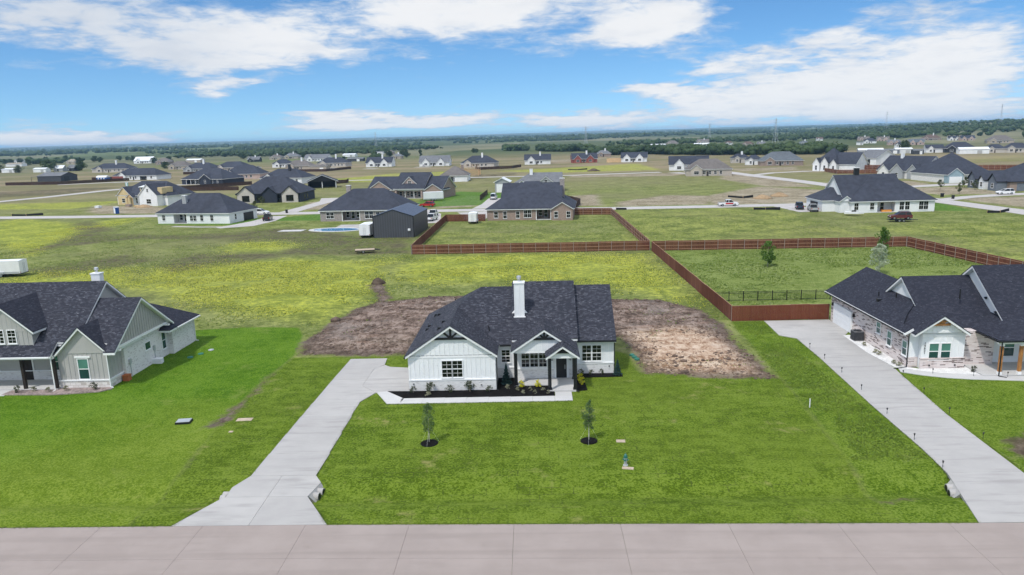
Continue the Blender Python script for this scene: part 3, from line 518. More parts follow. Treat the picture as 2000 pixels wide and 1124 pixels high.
for nm, pts, wd in (('driveway', [(-84,190.5),(-79,195),(-77,205),(-77,218)], [3,8,7,5]), ('driveway', [(-78,230),(-77,250),(-76,268),(-78,283)], [6,5,6,9]), ('driveway', [(-14.5,226),(-14.5,240),(-13.5,262)], [9,5,5]),
                    ('driveway', [(-17.5,216),(-16,205),(-16,196)], [10,7,6]), ('driveway', [(72.5,212),(73,206),(74,195)], [8,7,7]), ('driveway', [(121,218),(131,224),(146,229),(160,230)], [5,5,6,7]), ('driveway', [(119,262),(135,267),(152,272),(168,272)], [5,6,8,6]),
                    ('driveway', [(106,358),(120,372),(140,379),(150,376)], [5,5,5,5]), ('driveway', [(108,352),(95,425),(84,405)], [4,4,4]), ('driveway', [(76,398),(80,388),(88,385)], [7,5,4]), ('driveway', [(-34,222),(-30,212),(-27,190)], [7,6,5]), ('driveway', [(-128,560),(-118,556)], [8,8]), ('driveway', [(-90,566),(-78,560)], [7,6]), ('driveway', [(-168,600),(-150,588)], [7,7]),
                    ('driveway', [(-290,440),(-262,452),(-235,456)], [5,7,7]), ('path', [(-99,196.5),(-90,193.5),(-83,192.5)], 1.4), ('street', [(70,405),(20,398),(-40,402),(-120,404)], [6,6,6,6]), ('street', [(260,310),(200,318),(172,322)], [6,6,6])):
    strip(nm, pts, wd, z=.05 if nm != 'path' else .055)

# ------------------------------------------------------------------ building kit
WIN = {}
def win_meshes(wd, ht, cols, rows, frame, pane, low, split, cas):
    """window facing -Y, centred on x, bottom at z = 0; casing stands proud of the wall, glass sits back in it"""
    k = (round(wd, 3), round(ht, 3), cols, rows, frame, pane, low, split, cas)
    if k in WIN: return WIN[k]
    f = MB(); h = wd/2; c = cas
    f.box(-h-c, h+c, -.075, 0, -c, 0); f.box(-h-c, h+c, -.075, 0, ht, ht+c); f.box(-h-c, -h, -.07, 0, 0, ht); f.box(h, h+c, -.07, 0, 0, ht)
    f.box(-h-c-.04, h+c+.04, -.11, 0, -c-.05, -c)
    if split: f.box(-h, h, -.06, 0, ht*.5-.035, ht*.5+.035)
    p1 = [(-h, h, ht*.5+.035, ht), (-h, h, 0, ht*.5-.035)] if split else [(-h, h, 0, ht)]
    panes = []
    for j, (a, b, z0, z1) in enumerate(p1):
        panes.append(MB().box(a, b, -.03, 0, z0, z1).mesh('pane', low if (j == 1 and low) else pane))
    m = None
    if cols > 1 or rows > 1:
        mm = MB()
        for a, b, z0, z1 in p1:
            for i in range(1, cols): x = a+(b-a)*i/cols; mm.box(x-.011, x+.011, -.048, -.028, z0, z1)
            for i in range(1, rows): z = z0+(z1-z0)*i/rows; mm.box(a, b, -.046, -.027, z-.011, z+.011)
        m = mm.mesh('muntin', frame)
    WIN[k] = (f.mesh('window', frame), panes, m); return WIN[k]
FACE = {'f': 0, 'r': math.pi/2, 'b': math.pi, 'l': -math.pi/2}
class House:
    def __init__(s, name, label, base=(0, 0), rz=0, local=True, cat='house', group=None, trim='white_trim'):
        s.e = empty(name, (base[0], base[1], 0), rz, label=label, cat=cat, group=group); s.o = (0, 0, 0) if local else (base[0], base[1], 0); s.trim = trim
    def mb(s): return MB(s.o)
    def part(s, name, mat, fn, parent=None, smooth=False):
        m = s.mb(); fn(m); return m.build(name, mat, parent or s.e, smooth=smooth)
    def box(s, name, mat, x0, x1, y0, y1, z0, z1, parent=None): return s.part(name, mat, lambda m: m.box(x0, x1, y0, y1, z0, z1), parent)
    def window(s, x, y, z, wd, ht, face='f', cols=2, rows=2, frame='white_trim', pane='glass_dark', low=None, split=True, cas=.075, name='window'):
        fm, ps, mm = win_meshes(wd, ht, cols, rows, frame, pane, low, split, cas)
        o = link(name, fm, s.e, (x-s.o[0], y-s.o[1], z), FACE[face])
        for p_ in ps: link('pane', p_, o)
        if mm: link('muntin', mm, o)
        return o
    def roof(s, x0, x1, y0, y1, ze, sl, axis='x', ends='gg', mat='shingle', gw=None, oe=.35, og=.35, trim=None, th=.2, flip=None):
        """eave outline x0..x1, y0..y1; ridge along axis; ends: g gable, h hip, n open (runs into another roof). gw: material of the gable wall"""
        if axis == 'x': a0, a1, b0, b1 = x0, x1, y0, y1; T = lambda a, b, z: (a, b, z)
        else: a0, a1, b0, b1 = y0, y1, x0, x1; T = lambda a, b, z: (b, a, z)
        bm = (b0+b1)/2; hw = (b1-b0)/2; zr = ze+hw*sl; ra = a0+(hw if ends[0] == 'h' else 0); rb = a1-(hw if ends[1] == 'h' else 0)
        if ra > rb: ra = rb = (a0+a1)/2
        F = [[T(a0, b0, ze), T(a1, b0, ze), T(rb, bm, zr), T(ra, bm, zr)], [T(a1, b1, ze), T(a0, b1, ze), T(ra, bm, zr), T(rb, bm, zr)]]
        if ends[0] == 'h': F.append([T(a0, b1, ze), T(a0, b0, ze), T(ra, bm, zr)])
        if ends[1] == 'h': F.append([T(a1, b0, ze), T(a1, b1, ze), T(rb, bm, zr)])
        if axis == 'y': F = [f[::-1] for f in F]
        F = [[q for k, q in enumerate(f) if q != f[k-1]] for f in F]
        r = s.part('roof', mat, lambda m: m.shell(F, .03, .05))
        # boards under the shingles: the same outline a finger's width smaller
        c = .035
        def inn(p_):
            x, y, z = p_; return (min(max(x, x0+c), x1-c), min(max(y, y0+c), y1-c), z)
        s.part('fascia', trim or s.trim, lambda m: m.shell([[inn(q) for q in f] for f in F], -.025, th), r)
        if gw:
            for e_, a, sg in ((ends[0], a0, 1), (ends[1], a1, -1)):
                if e_ != 'g': continue
                q = a+og*sg; zb = ze-.02; k = .26
                P = [T(q, b0+oe, zb), T(q, b0+oe, max(zb+.01, ze+oe*sl-k)), T(q, bm, zr-k), T(q, b1-oe, max(zb+.01, ze+oe*sl-k)), T(q, b1-oe, zb)]
                s.part('gable_wall', gw, lambda m: m.prism(P, T(.12*sg, 0, 0)))
        return r, zr
    def slopes(s, planes, mat='shingle', trim=None, th=.2):
        """roof faces cut to plan outlines: [(outline, height function), ...]"""
        F = [[(x, y, fn(x, y)) for x, y in pl_] for pl_, fn in planes]
        r = s.part('roof', mat, lambda m: m.shell(F, .03, .05)); s.part('fascia', trim or s.trim, lambda m: m.shell(F, -.025, th), r); return r
    def gable(s, P, e, mat): s.part('gable_wall', mat, lambda m: m.prism(P, e))
    def battens(s, mat, p, d, n, length, z0, top, gap=.41, wd=.055, pr=.03, skip=()):
        """upright boards along a wall: start p (x,y), unit dir d, outward n"""
        k = max(1, int(length/gap))
        for i in range(k+1):
            u = length*i/k
            if any(a < u < b and c_ <= z0 for a, b, c_ in skip): continue
            zt = top(u); zs = z0
            for a, b, c_ in skip:
                if a < u < b: zs = c_
            if zt-zs < .15: continue
            x, y = p[0]+d[0]*u, p[1]+d[1]*u; a, b = wd/2, pr
            P = [(x-d[0]*a, y-d[1]*a, zs), (x+d[0]*a, y+d[1]*a, zs), (x+d[0]*a+n[0]*b, y+d[1]*a+n[1]*b, zs), (x-d[0]*a+n[0]*b, y-d[1]*a+n[1]*b, zs)]
            s.part('batten', mat, lambda m: m.prism(P, (0, 0, zt-zs)))
    def downspout(s, mat, x, y, zt, kick=(0, -.35), zb=.1):
        s.part('downspout', mat, lambda m: (m.beam((x, y, zt), (x, y, zb), .08, .06), m.beam((x, y, zb), (x+kick[0], y+kick[1], .07), .08, .06)))
    def gutter(s, mat, p, q):
        s.part('gutter', mat, lambda m: m.beam(p, q, .12, .12))
    def chimney(s, x0, x1, y0, y1, zb, zt, mat='white_siding', cap=True, trim='white_trim'):
        c = s.box('chimney', mat, x0, x1, y0, y1, zb, zt)
        s.part('chimney_cap', trim, lambda m: m.box(x0-.06, x1+.06, y0-.06, y1+.06, zt, zt+.12), c)
        if cap:
            xc, yc = (x0+x1)/2, (y0+y1)/2
            s.part('flue', 'chimney_metal', lambda m: m.lathe([(.13, zt+.12), (.13, zt+.36), (.2, zt+.38), (.22, zt+.48), (.2, zt+.5), (.2, zt+.56), (.22, zt+.58), (.2, zt+.66), (.05, zt+.7)], 12, (xc, yc)), c)
        return c
    def truss(s, mat, xc, y, zc, half, ht, wd=.19):
        """open king-post bracket in a gable peak"""
        def go(m):
            m.box(xc-half, xc+half, y-.12, y, zc-wd/2, zc+wd/2); m.box(xc-wd/2, xc+wd/2, y-.11, y, zc+wd/2, zc+ht)
            for sg in (-1, 1): m.beam((xc+sg*.08, y-.06, zc+wd*.5), (xc+sg*half*.45, y-.06, zc+ht*.62), .1, wd*.85)
        s.part('gable_bracket', mat, go)

# ------------------------------------------------------------------ the white house in the middle
h = House('house', 'white board and batten house with dark shingle roof at the centre', (-2, 62), local=False)
W = 'white_siding'
h.box('wall', W, -11.26, -3.65, 61.0, 76.0, .0, 3.24); h.box('wall', W, -3.66, 3.66, 64.2, 76.01, 0, 3.24); h.box('wall', W, 3.64, 7.15, 65.05, 76.2, 0, 3.27); h.box('wall', W, -1.8, 3.655, 63.67, 64.5, 0, 3.3)
h.box('wall', W, -2.0, 3.55, 64.3, 75.9, 3.24, 3.7)
Wn = 'white_brick'
def wains(x0, x1, y, side=None):
    b = h.box('wainscot', Wn, x0, x1, y-.06, y, .0, 1.0); h.box('ledge', 'white_trim', x0-.01, x1+.01, y-.10, y+.0, 1.0, 1.1, b)
wains(-11.32, -3.6, 61.0); wains(-3.6, -1.85, 64.2); wains(3.72, 7.2, 65.05); wains(-1.75, 1.55, 63.67); wains(2.97, 3.62, 63.67)
h.box('wainscot', Wn, -3.65, -3.59, 61.02, 64.13, 0, 1.0); h.box('wainscot', Wn, -11.32, -11.26, 61.02, 76.0, 0, 3.2)
# roofs
h.roof(-11.5, -1.9, 63.9, 76.3, 3.3, .667, 'x', 'hn', trim='white_trim')
h.roof(-11.51, -3.39, 60.62, 70.5, 3.315, .667, 'y', 'gn', gw=W, oe=.25, og=.38)
h.roof(-2.25, 3.8, 63.9, 76.3, 3.75, .667, 'x', 'gg', gw=W, oe=.3, og=.25)
h.roof(3.4, 7.38, 64.6, 76.6, 3.33, .667, 'x', 'ng', gw=W, oe=.4, og=.23)
h.roof(-2.27, 3.69, 61.45, 69.5, 3.33, .667, 'y', 'gn', gw=W, oe=.3, og=.35)
h.roof(.76, 3.74, 59.95, 64.4, 3.2, .69, 'y', 'gn', gw=W, oe=.22, og=.35)
# battens and bands
slope = lambda xc, za, x: za-.667*abs(x-xc)-.3
h.battens('white_trim', (-11.2, 61.0), (1, 0), (0, -1), 7.5, 1.1, lambda u: 3.06, skip=((2.75, 4.78, 3.3),))
h.box('band', 'white_trim', -11.24, -3.66, 60.965, 61.0, 3.06, 3.24)
h.battens('white_trim', (-11.0, 60.998), (1, 0), (0, -1), 7.1, 3.24, lambda u: min(4.75, slope(-7.45, 6.0, -11.0+u)))
h.battens('white_trim', (3.75, 65.05), (1, 0), (0, -1), 3.38, 1.1, lambda u: 3.2, skip=((.4, 2.4, 3.3),))
h.battens('white_trim', (-3.6, 64.2), (1, 0), (0, -1), 1.7, 1.1, lambda u: 3.2, skip=((.25, 1.3, 3.3),))
h.battens('white_trim', (-1.7, 61.8), (1, 0), (0, -1), 4.9, 3.36, lambda u: slope(.71, 5.3, -1.7+u), gap=.5)
h.battens('white_trim', (7.15, 65.3), (0, 1), (1, 0), 10, 0.2, lambda u: 3.3, gap=.6)
for x in (-11.26, -3.72): h.box('corner_board', 'white_trim', x-.02, x+.1, 60.96, 61.02, 1.1, 3.2)
h.box('corner_board', 'white_trim', 7.08, 7.19, 65.0, 65.06, 1.1, 3.25)
h.truss('black_trim', -7.45, 60.93, 4.83, 1.45, .95); h.truss('black_trim', .71, 61.74, 4.42, .95, .66); h.truss('black_trim', 2.25, 60.25, 3.62, .72, .42)
# windows and door
for x in (-7.9, -6.96): h.window(x, 61.0, 1.3, .84, 1.48)
h.window(-2.82, 64.2, 1.57, .74, 1.15, rows=2)
for x in (-1.02, -.22, .58): h.window(x, 63.67, 1.24, .68, 1.5)
for x in (4.66, 5.6): h.window(x, 65.05, 1.3, .8, 1.46)
dr_ = h.box('door', 'black_trim', 1.78, 2.74, 63.6, 63.67, .16, 2.4)
h.part('door_frame', 'white_trim', lambda m: (m.box(1.66, 1.78, 63.56, 63.67, .14, 2.4), m.box(2.74, 2.86, 63.56, 63.67, .14, 2.4), m.box(1.66, 2.86, 63.56, 63.67, 2.4, 2.52)), dr_)
h.part('door_handle', 'tin_steel', lambda m: m.box(2.56, 2.6, 63.54, 63.6, 1.0, 1.4), dr_)
for x in (1.42, 3.08):
    l = h.part('wall_lamp', 'black_trim', lambda m: (m.box(x-.07, x+.07, 63.55, 63.67, 2.12, 2.2), m.box(x-.07, x+.07, 63.5, 63.66, 1.84, 1.88), m.box(x-.07, x-.05, 63.5, 63.52, 1.88, 2.12), m.box(x+.05, x+.07, 63.5, 63.52, 1.88, 2.12)))
    h.box('lamp_glass', 'lamp_clear', x-.05, x+.05, 63.53, 63.64, 1.88, 2.12, l)
# porch
h.part('porch_floor', 'walk_concrete', lambda m: m.prism([(-1.9, 61.8, -.1), (1.05, 61.8, -.1), (1.05, 60.25, -.1), (3.4, 60.25, -.1), (3.4, 63.6, -.1), (-1.9, 63.6, -.1)], (0, 0, .24)))
h.box('ceiling', 'white_trim', -1.85, 1.0, 61.95, 63.66, 3.1, 3.16); h.box('ceiling', 'white_trim', 1.01, 3.4, 60.5, 63.66, 3.1, 3.16); h.box('beam', 'white_trim', -1.95, 1.2, 61.81, 61.98, 3.08, 3.34); h.box('beam', 'white_trim', 1.02, 3.48, 60.28, 60.52, 3.04, 3.22)
for x, y in ((-1.82, 61.92), (1.16, 60.5), (3.3, 60.5), (3.36, 63.3)):
    h.part('post', 'black_trim', lambda m: (m.box(x-.11, x+.11, y-.11, y+.11, .14, 3.1 if x < 0 else 3.04), m.box(x-.15, x+.15, y-.15, y+.15, .14, .3)))
h.chimney(-1.97, -1.02, 66.2, 66.95, 4.4, 8.5); h.box('chimney_skirt', 'white_trim', -2.05, -.94, 66.14, 67.0, 5.2, 5.36)
h.battens('white_trim', (-1.94, 66.2), (1, 0), (0, -1), .89, 5.36, lambda u: 8.35, gap=.44)
h.part('cricket', 'white_trim', lambda m: (m.prism([(-2.22, 66.5, 5.6), (-1.97, 66.5, 5.85), (-1.97, 66.5, 5.6)], (0, .3, 0)), m.prism([(-.77, 66.5, 5.6), (-1.02, 66.5, 5.85), (-1.02, 66.5, 5.6)], (0, .3, 0))))
for x, y, k in ((-3.5, 60.95, (.1, -.35)), (-1.97, 61.75, (0, -.3)), (1.0, 60.3, (0, -.3)), (3.45, 60.3, (.2, -.3)), (7.22, 64.98, (.25, -.2))): h.downspout('black_trim', x, y, 3.15, k)
h.gutter('black_trim', (3.75, 64.55, 3.26), (7.36, 64.55, 3.26)); h.gutter('black_trim', (-3.35, 63.85, 3.22), (-2.3, 63.85, 3.22)); h.gutter('black_trim', (-11.55, 60.6, 3.2), (-11.55, 76.2, 3.2))
for x, y in ((-8.6, 62.6), (-8.45, 64.6), (-10.2, 67.6), (-10.3, 66.6), (-9.6, 70.5), (-10.1, 71.6)):
    z = 3.315+.667*(x+11.51)
    h.part('roof_vent', 'black_trim', lambda m: m.prism([(x-.2, y-.18, z-.1), (x+.22, y-.18, z+.18), (x-.12, y-.18, z+.2)], (0, .36, 0)))
for x, y in ((-4.35, 65.3), (-8.3, 73.5)): h.part('vent_pipe', 'black_trim', lambda m: m.tube((x, y, 4.1), (x, y, 5.55 if y > 70 else 4.75), .05))
for x, y, z in ((-4.9, 60.93, .55), (6.75, 64.98, .75), (-10.9, 60.93, .72)): h.box('hose_bib', 'black_trim', x-.05, x+.05, y-.06, y, z-.05, z+.05)

# ------------------------------------------------------------------ the grey house on the left
h = House('house', 'grey board and batten house with white brick side wall, cut by the left edge', (-46, 66), local=False)
Gs = 'gray_siding'; WT = 'white_trim'; CB = 'cream_brick'
h.box('wall', Gs, -44.4, -39.8, 63.5, 66.2, 0, 3.4); h.box('wall', CB, -60, -39.5, 65.9, 74.3, 0, 3.5); h.box('wall', CB, -56, -38.95, 74.2, 79.2, 0, 2.95); h.box('wall', CB, -60, -42, 70, 77, 0, 3.6)
h.box('wall', Gs, -60, -44.3, 65.85, 66.0, 0, 3.4)
st = h.box('wainscot', 'stone_white', -44.48, -39.72, 63.42, 63.5, 0, .72); h.box('ledge', WT, -44.52, -39.66, 63.36, 63.5, .72, .82, st); h.box('wainscot', 'stone_white', -39.8, -39.72, 63.51, 65.7, 0, .72)
st = h.box('wainscot', CB, -60, -44.42, 65.77, 65.85, 0, 1.0); h.box('ledge', WT, -60, -44.42, 65.74, 65.85, 1.0, 1.08, st)
S2 = dict(mat='shingle_plain')
mf, mbk = (lambda x, y: 3.35+.755*(y-62.65)), (lambda x, y: 3.35+.755*(77.35-y))
h.slopes([([(-62,62.65),(-44.5,62.65),(-44.5,63.95),(-42.7,63.95),(-42.7,70),(-62,70)], mf), ([(-42.7,77.35),(-62,77.35),(-62,70),(-42.7,70)], mbk)])
h.gable([(-43.1,64,4), (-43.1,70,8.62), (-43.1,76.9,3.4), (-43.1,64,3.4)], (-.12,0,0), Gs)
sf, sb = (lambda x, y: 3.5+.70*(y-63)), (lambda x, y: 3.5+.70*(74.3-y))
h.slopes([([(-46,63.95),(-39.75,63.95),(-39.75,63),(-38.65,63),(-38.65,68.65),(-46,68.65)], sf), ([(-38.65,74.3),(-46,74.3),(-46,68.65),(-38.65,68.65)], sb)])
h.gable([(-39.1,63.6,3.5), (-39.1,63.6,3.68), (-39.1,68.65,7.2), (-39.1,73.7,3.68), (-39.1,73.7,3.5)], (-.12,0,0), Gs)
h.roof(-44.45, -39.3, 63.1, 69.0, 3.38, .98, 'y', 'gn', mat='shingle_plain', gw=Gs, oe=.28, og=.35)
h.roof(-50, -38.3, 72.6, 79.6, 2.98, .62, 'x', 'nh', mat='shingle_plain')
# dormer over the porch
h.box('wall', Gs, -51.9, -46.6, 63.72, 68.2, 3.9, 5.55); h.roof(-52.3, -46.2, 63.35, 72.0, 5.5, .85, 'y', 'gn', mat='shingle_plain', gw=Gs, oe=.3, og=.35)
h.box('band', WT, -52, -46.55, 63.66, 63.72, 3.95, 4.08)
h.battens('gray_trim', (-51.9, 63.72), (1, 0), (0, -1), 5.3, 4.08, lambda u: 7.55-.85*abs(u-2.65), skip=((.45, 1.55, 5.75), (1.7, 2.75, 5.75), (2.85, 3.95, 5.75)))
for x in (-48.5, -49.65, -50.9): h.window(x, 63.72, 4.42, .72, 1.2, cols=2, rows=2)
# front gable wing
zs = lambda xc, za, k: (lambda x: za-k*abs(x-xc)-.32)
h.battens('gray_trim', (-44.3, 63.5), (1, 0), (0, -1), 4.5, .82, lambda u: zs(-41.88, 5.9, .98)(-44.3+u), skip=((1.72, 2.98, 2.95),))
h.window(-42.05, 63.5, .9, .92, 1.9, cols=1, rows=1, pane='glass_green', low='glass_teal'); h.box('window_head', WT, -42.75, -41.3, 63.4, 63.5, 2.92, 3.08)
h.battens('gray_trim', (-39.8, 63.7), (0, 1), (1, 0), 2.0, .72, lambda u: 3.35, gap=.5); h.box('band', WT, -39.8, -39.69, 63.5, 65.9, .72, .82)
# side gable
h.battens('gray_trim', (-39.08, 64.2), (0, 1), (1, 0), 9.0, 3.75, lambda u: 7.42-.70*abs(64.2+u-68.65)-.28, gap=.42); h.box('band', WT, -39.5, -39.02, 63.6, 73.9, 3.5, 3.74)
h.window(-39.5, 70.1, 1.75, 1.0, .72, 'r', 1, 1, split=False, pane='glass_teal'); h.window(-39.5, 73.3, .9, .72, 1.75, 'r', 1, 1, pane='glass_teal')
for y, z in ((66.6, 1.3), (71.2, 1.3)): h.part('meter_box', 'tin_steel', lambda m: (m.box(-39.5, -39.36, y-.16, y+.16, z, z+.5), m.tube((-39.42, y, 0), (-39.42, y, z), .03)))
# porch
h.box('porch_floor', 'walk_concrete', -60, -44.5, 63.0, 65.8, -.1, .14); h.box('ceiling', WT, -60, -44.6, 63.0, 65.8, 3.1, 3.16); h.box('beam', WT, -60, -44.5, 62.95, 63.2, 3.0, 3.3)
for x in (-44.62, -47.6, -52): h.box('post', 'dark_wood', x-.13, x+.13, 63.05, 63.3, .14, 3.0)
h.window(-45.9, 65.85, .95, .95, 1.9, cols=1, rows=1, pane='glass_green', low='glass_teal')
d_ = h.box('door', 'dark_wood', -49.6, -48.6, 65.75, 65.85, .14, 2.35); h.box('door_frame', WT, -49.75, -48.45, 65.78, 65.845, .14, 2.5, d_)
h.chimney(-45.6, -44.7, 72.2, 72.9, 7.0, 9.2)
h.gutter(WT, (-60, 62.6, 3.25), (-44.6, 62.6, 3.25)); h.gutter(WT, (-39.2, 63.2, 3.3), (-39.2, 66.2, 3.42)); h.gutter(WT, (-38.25, 74.2, 2.9), (-38.25, 79.5, 2.9))
h.downspout(WT, -44.55, 62.75, 3.2); h.downspout(WT, -39.68, 63.38, 3.2, (.3, -.1)); h.downspout(WT, -38.85, 79.1, 2.9, (.3, 0))
for y in (73.2, 63.9): h.part('rake_return', WT, lambda m: m.box(-39.1, -38.6, y-.15, y+.15, 3.42, 3.56))

# ------------------------------------------------------------------ the brick house on the right
h = House('house', 'mottled brick and white house with long garage wing on the right', (40, 70), local=False)
MBk = 'mottled_brick'
h.box('wall', MBk, 34.2, 42.0, 65.4, 82.8, 0, 3.35); h.box('wall', MBk, 41.9, 60, 66.0, 80, 0, 3.4); h.box('wall', W, 35.15, 39.0, 64.8, 66, 0, 3.35); h.box('wall', W, 34.25, 35.2, 65.3, 65.5, 0, 3.35)
b = h.box('wainscot', MBk, 35.07, 39.07, 64.7, 64.8, 0, .95); h.box('ledge', MBk, 35.03, 39.1, 64.66, 64.8, .95, 1.03, b); h.box('wainscot', MBk, 34.15, 35.1, 65.22, 65.3, 0, .98)
wl, wr = (lambda x, y: 3.4+.6*(x-33.55)), (lambda x, y: 3.4+.6*(42.59-x))
h.slopes([([(33.55,64.85),(34.3,64.85),(34.3,66.6),(35.3,68.0),(36.4,69.0),(38.07,70.5),(38.07,83.2),(33.55,83.2)], wl), ([(42.59,83.2),(38.07,83.2),(38.07,70.5),(42.59,70.5)], wr)], 'shingle_plain', 'shingle_plain')
h.part('rake_board', WT, lambda m: (m.beam((33.52,64.83,3.26), (34.32,64.83,3.74), .05, .2), m.beam((33.52,83.22,3.26), (38.07,83.22,5.98), .05, .2), m.beam((33.53,64.85,3.3), (33.53,83.2,3.3), .05, .18)))
h.gable([(34.0,82.75,3.35), (38.07,82.75,5.85), (42.1,82.75,3.35)], (0,.12,0), W); h.gable([(33.95,65.25,3.3), (33.95,65.25,3.45), (34.5,65.25,3.75), (34.9,65.25,3.3)], (0,.12,0), W)
h.roof(34.1, 39.05, 64.05, 70.5, 3.45, .67, 'y', 'gn', mat='shingle_plain', gw=W, oe=.5, og=.55)
h.roof(36.3, 47, 66.3, 77.3, 3.4, .70, 'x', 'gn', mat='shingle_plain', gw=W, oe=1.6, og=.4)
h.roof(42.4, 64, 64.3, 76.9, 3.68, .755, 'x', 'gn', mat='shingle_plain', gw=W, oe=.4, og=.5)
h.roof(40.3, 64, 62.1, 71, 3.35, .42, 'x', 'hn', mat='shingle_plain')
h.battens(WT, (35.2, 64.8), (1, 0), (0, -1), 3.75, 1.03, lambda u: 3.05, gap=.47, skip=((.3, 2.85, 2.55),)); h.box('band', WT, 35.15, 39.0, 64.76, 64.8, 3.05, 3.2)
h.battens(WT, (35.0, 64.6), (1, 0), (0, -1), 3.2, 3.5, lambda u: 5.1-.67*abs(35.0+u-36.58)-.3, gap=.45)
h.truss('cedar', 36.58, 64.5, 4.25, .75, .6)
for x in (36.25, 37.32): h.window(x, 64.8, .93, .82, 1.45, cols=1, rows=1, pane='glass_green', low='glass_teal')
h.window(40.45, 65.98, .75, .95, 1.6, cols=1, rows=1, pane='glass_green'); h.box('wall', MBk, 38.9, 41.4, 65.98, 66.3, 0, 3.3)
h.box('wall', W, 42.3, 60, 65.9, 66.0, 0, 3.3); h.window(43.7, 65.9, .75, .9, 1.6, cols=1, rows=1, pane='glass_green', low='glass_teal')
h.box('porch_floor', 'walk_concrete', 39.4, 60, 62.3, 65.9, -.1, .14); h.box('ceiling', WT, 40.4, 60, 62.3, 65.9, 3.1, 3.15); h.box('beam', WT, 40.45, 60, 62.35, 62.6, 2.95, 3.3)
for x in (40.85, 42.55, 46.2):
    p_ = h.box('post', 'cedar', x-.12, x+.12, 62.38, 62.62, .4, 2.75); h.box('post_base', WT, x-.15, x+.15, 62.35, 62.65, .14, .4, p_); h.box('post_cap', WT, x-.15, x+.15, 62.35, 62.65, 2.75, 2.95, p_)
gd = h.part('garage_door', WT, lambda m: m.box(34.06, 34.2, 77.2, 81.6, .02, 2.2))
h.part('garage_frame', WT, lambda m: (m.box(34.02, 34.2, 77.05, 77.2, .02, 2.35), m.box(34.02, 34.2, 81.6, 81.75, .02, 2.35), m.box(34.02, 34.2, 77.2, 81.6, 2.2, 2.35)), gd)
for z in (.55, 1.1, 1.65): h.box('garage_panel', W, 34.035, 34.06, 77.25, 81.55, z-.5, z, gd)
for y, z, a in ((71.1, 1.72, 1.05), (68.8, 1.1, 1.35), (65.85, 1.05, 1.3)): h.window(34.2, y, z, .78, a, 'l', 1, 1, pane='glass_green', low='glass_teal')
for y in (82.2, 76.7): h.part('wall_lamp', 'black_trim', lambda m: m.box(34.02, 34.2, y-.1, y+.1, 1.9, 2.25))
for k, ch in enumerate('10621'):
    fc = bpy.data.curves.new('numeral', 'FONT'); fc.body = ch; fc.size = .27; fc.extrude = .012; fc.align_x = 'CENTER'
    to = bpy.data.objects.new('numeral', fc); COL.objects.link(to); dg = bpy.context.evaluated_depsgraph_get(); me = bpy.data.meshes.new_from_object(to.evaluated_get(dg)); bpy.data.objects.remove(to)
    me.materials.clear(); me.materials.append(MATS['black_trim']); o = link('house_number', me, h.e, (35.42-40, 64.74-70, 2.36-k*.235)); o.rotation_euler = (math.pi/2, 0, 0)
h.downspout('black_trim', 34.1, 65.12, 3.3, (-1.3, -.35)); h.downspout('black_trim', 40.62, 62.15, 3.2, (.5, -.35)); h.downspout('black_trim', 39.05, 65.6, 3.2, (.3, -.3))
h.gutter('black_trim', (33.5, 65.0, 3.28), (33.5, 83.1, 3.28)); h.gutter('black_trim', (40.25, 62.2, 3.25), (40.25, 66, 3.25)); h.gutter('black_trim', (40.25, 62.05, 3.25), (60, 62.05, 3.25))
for x, y, z, k in ((35.6, 74.6, 4.6, 1), (36.2, 72.2, 5.0, 1), (35.2, 73.6, 4.4, 0), (40.3, 68.5, 6.1, 1)):
    if k: h.part('vent_pipe', 'black_trim', lambda m: m.tube((x, y, z-.5), (x, y, z+.55), .06))
    else: h.part('roof_vent', 'black_trim', lambda m: m.box(x-.2, x+.2, y-.2, y+.2, z-.1, z+.2))
for y, z in ((68.6, 5.7), (66.9, 4.7), (66.5, 4.62)): h.part('flood_lamp', 'black_trim', lambda m: (m.tube((42.9, y, z), (42.74, y, z-.08), .09, .12), m.tube((42.9, y+.16, z), (42.76, y+.2, z-.08), .06, .08)))
for x, z in ((35.9, .35), (38.2, .35)): h.box('hose_bib', 'black_trim', x-.06, x+.06, 64.6, 64.7, z-.05, z+.06)

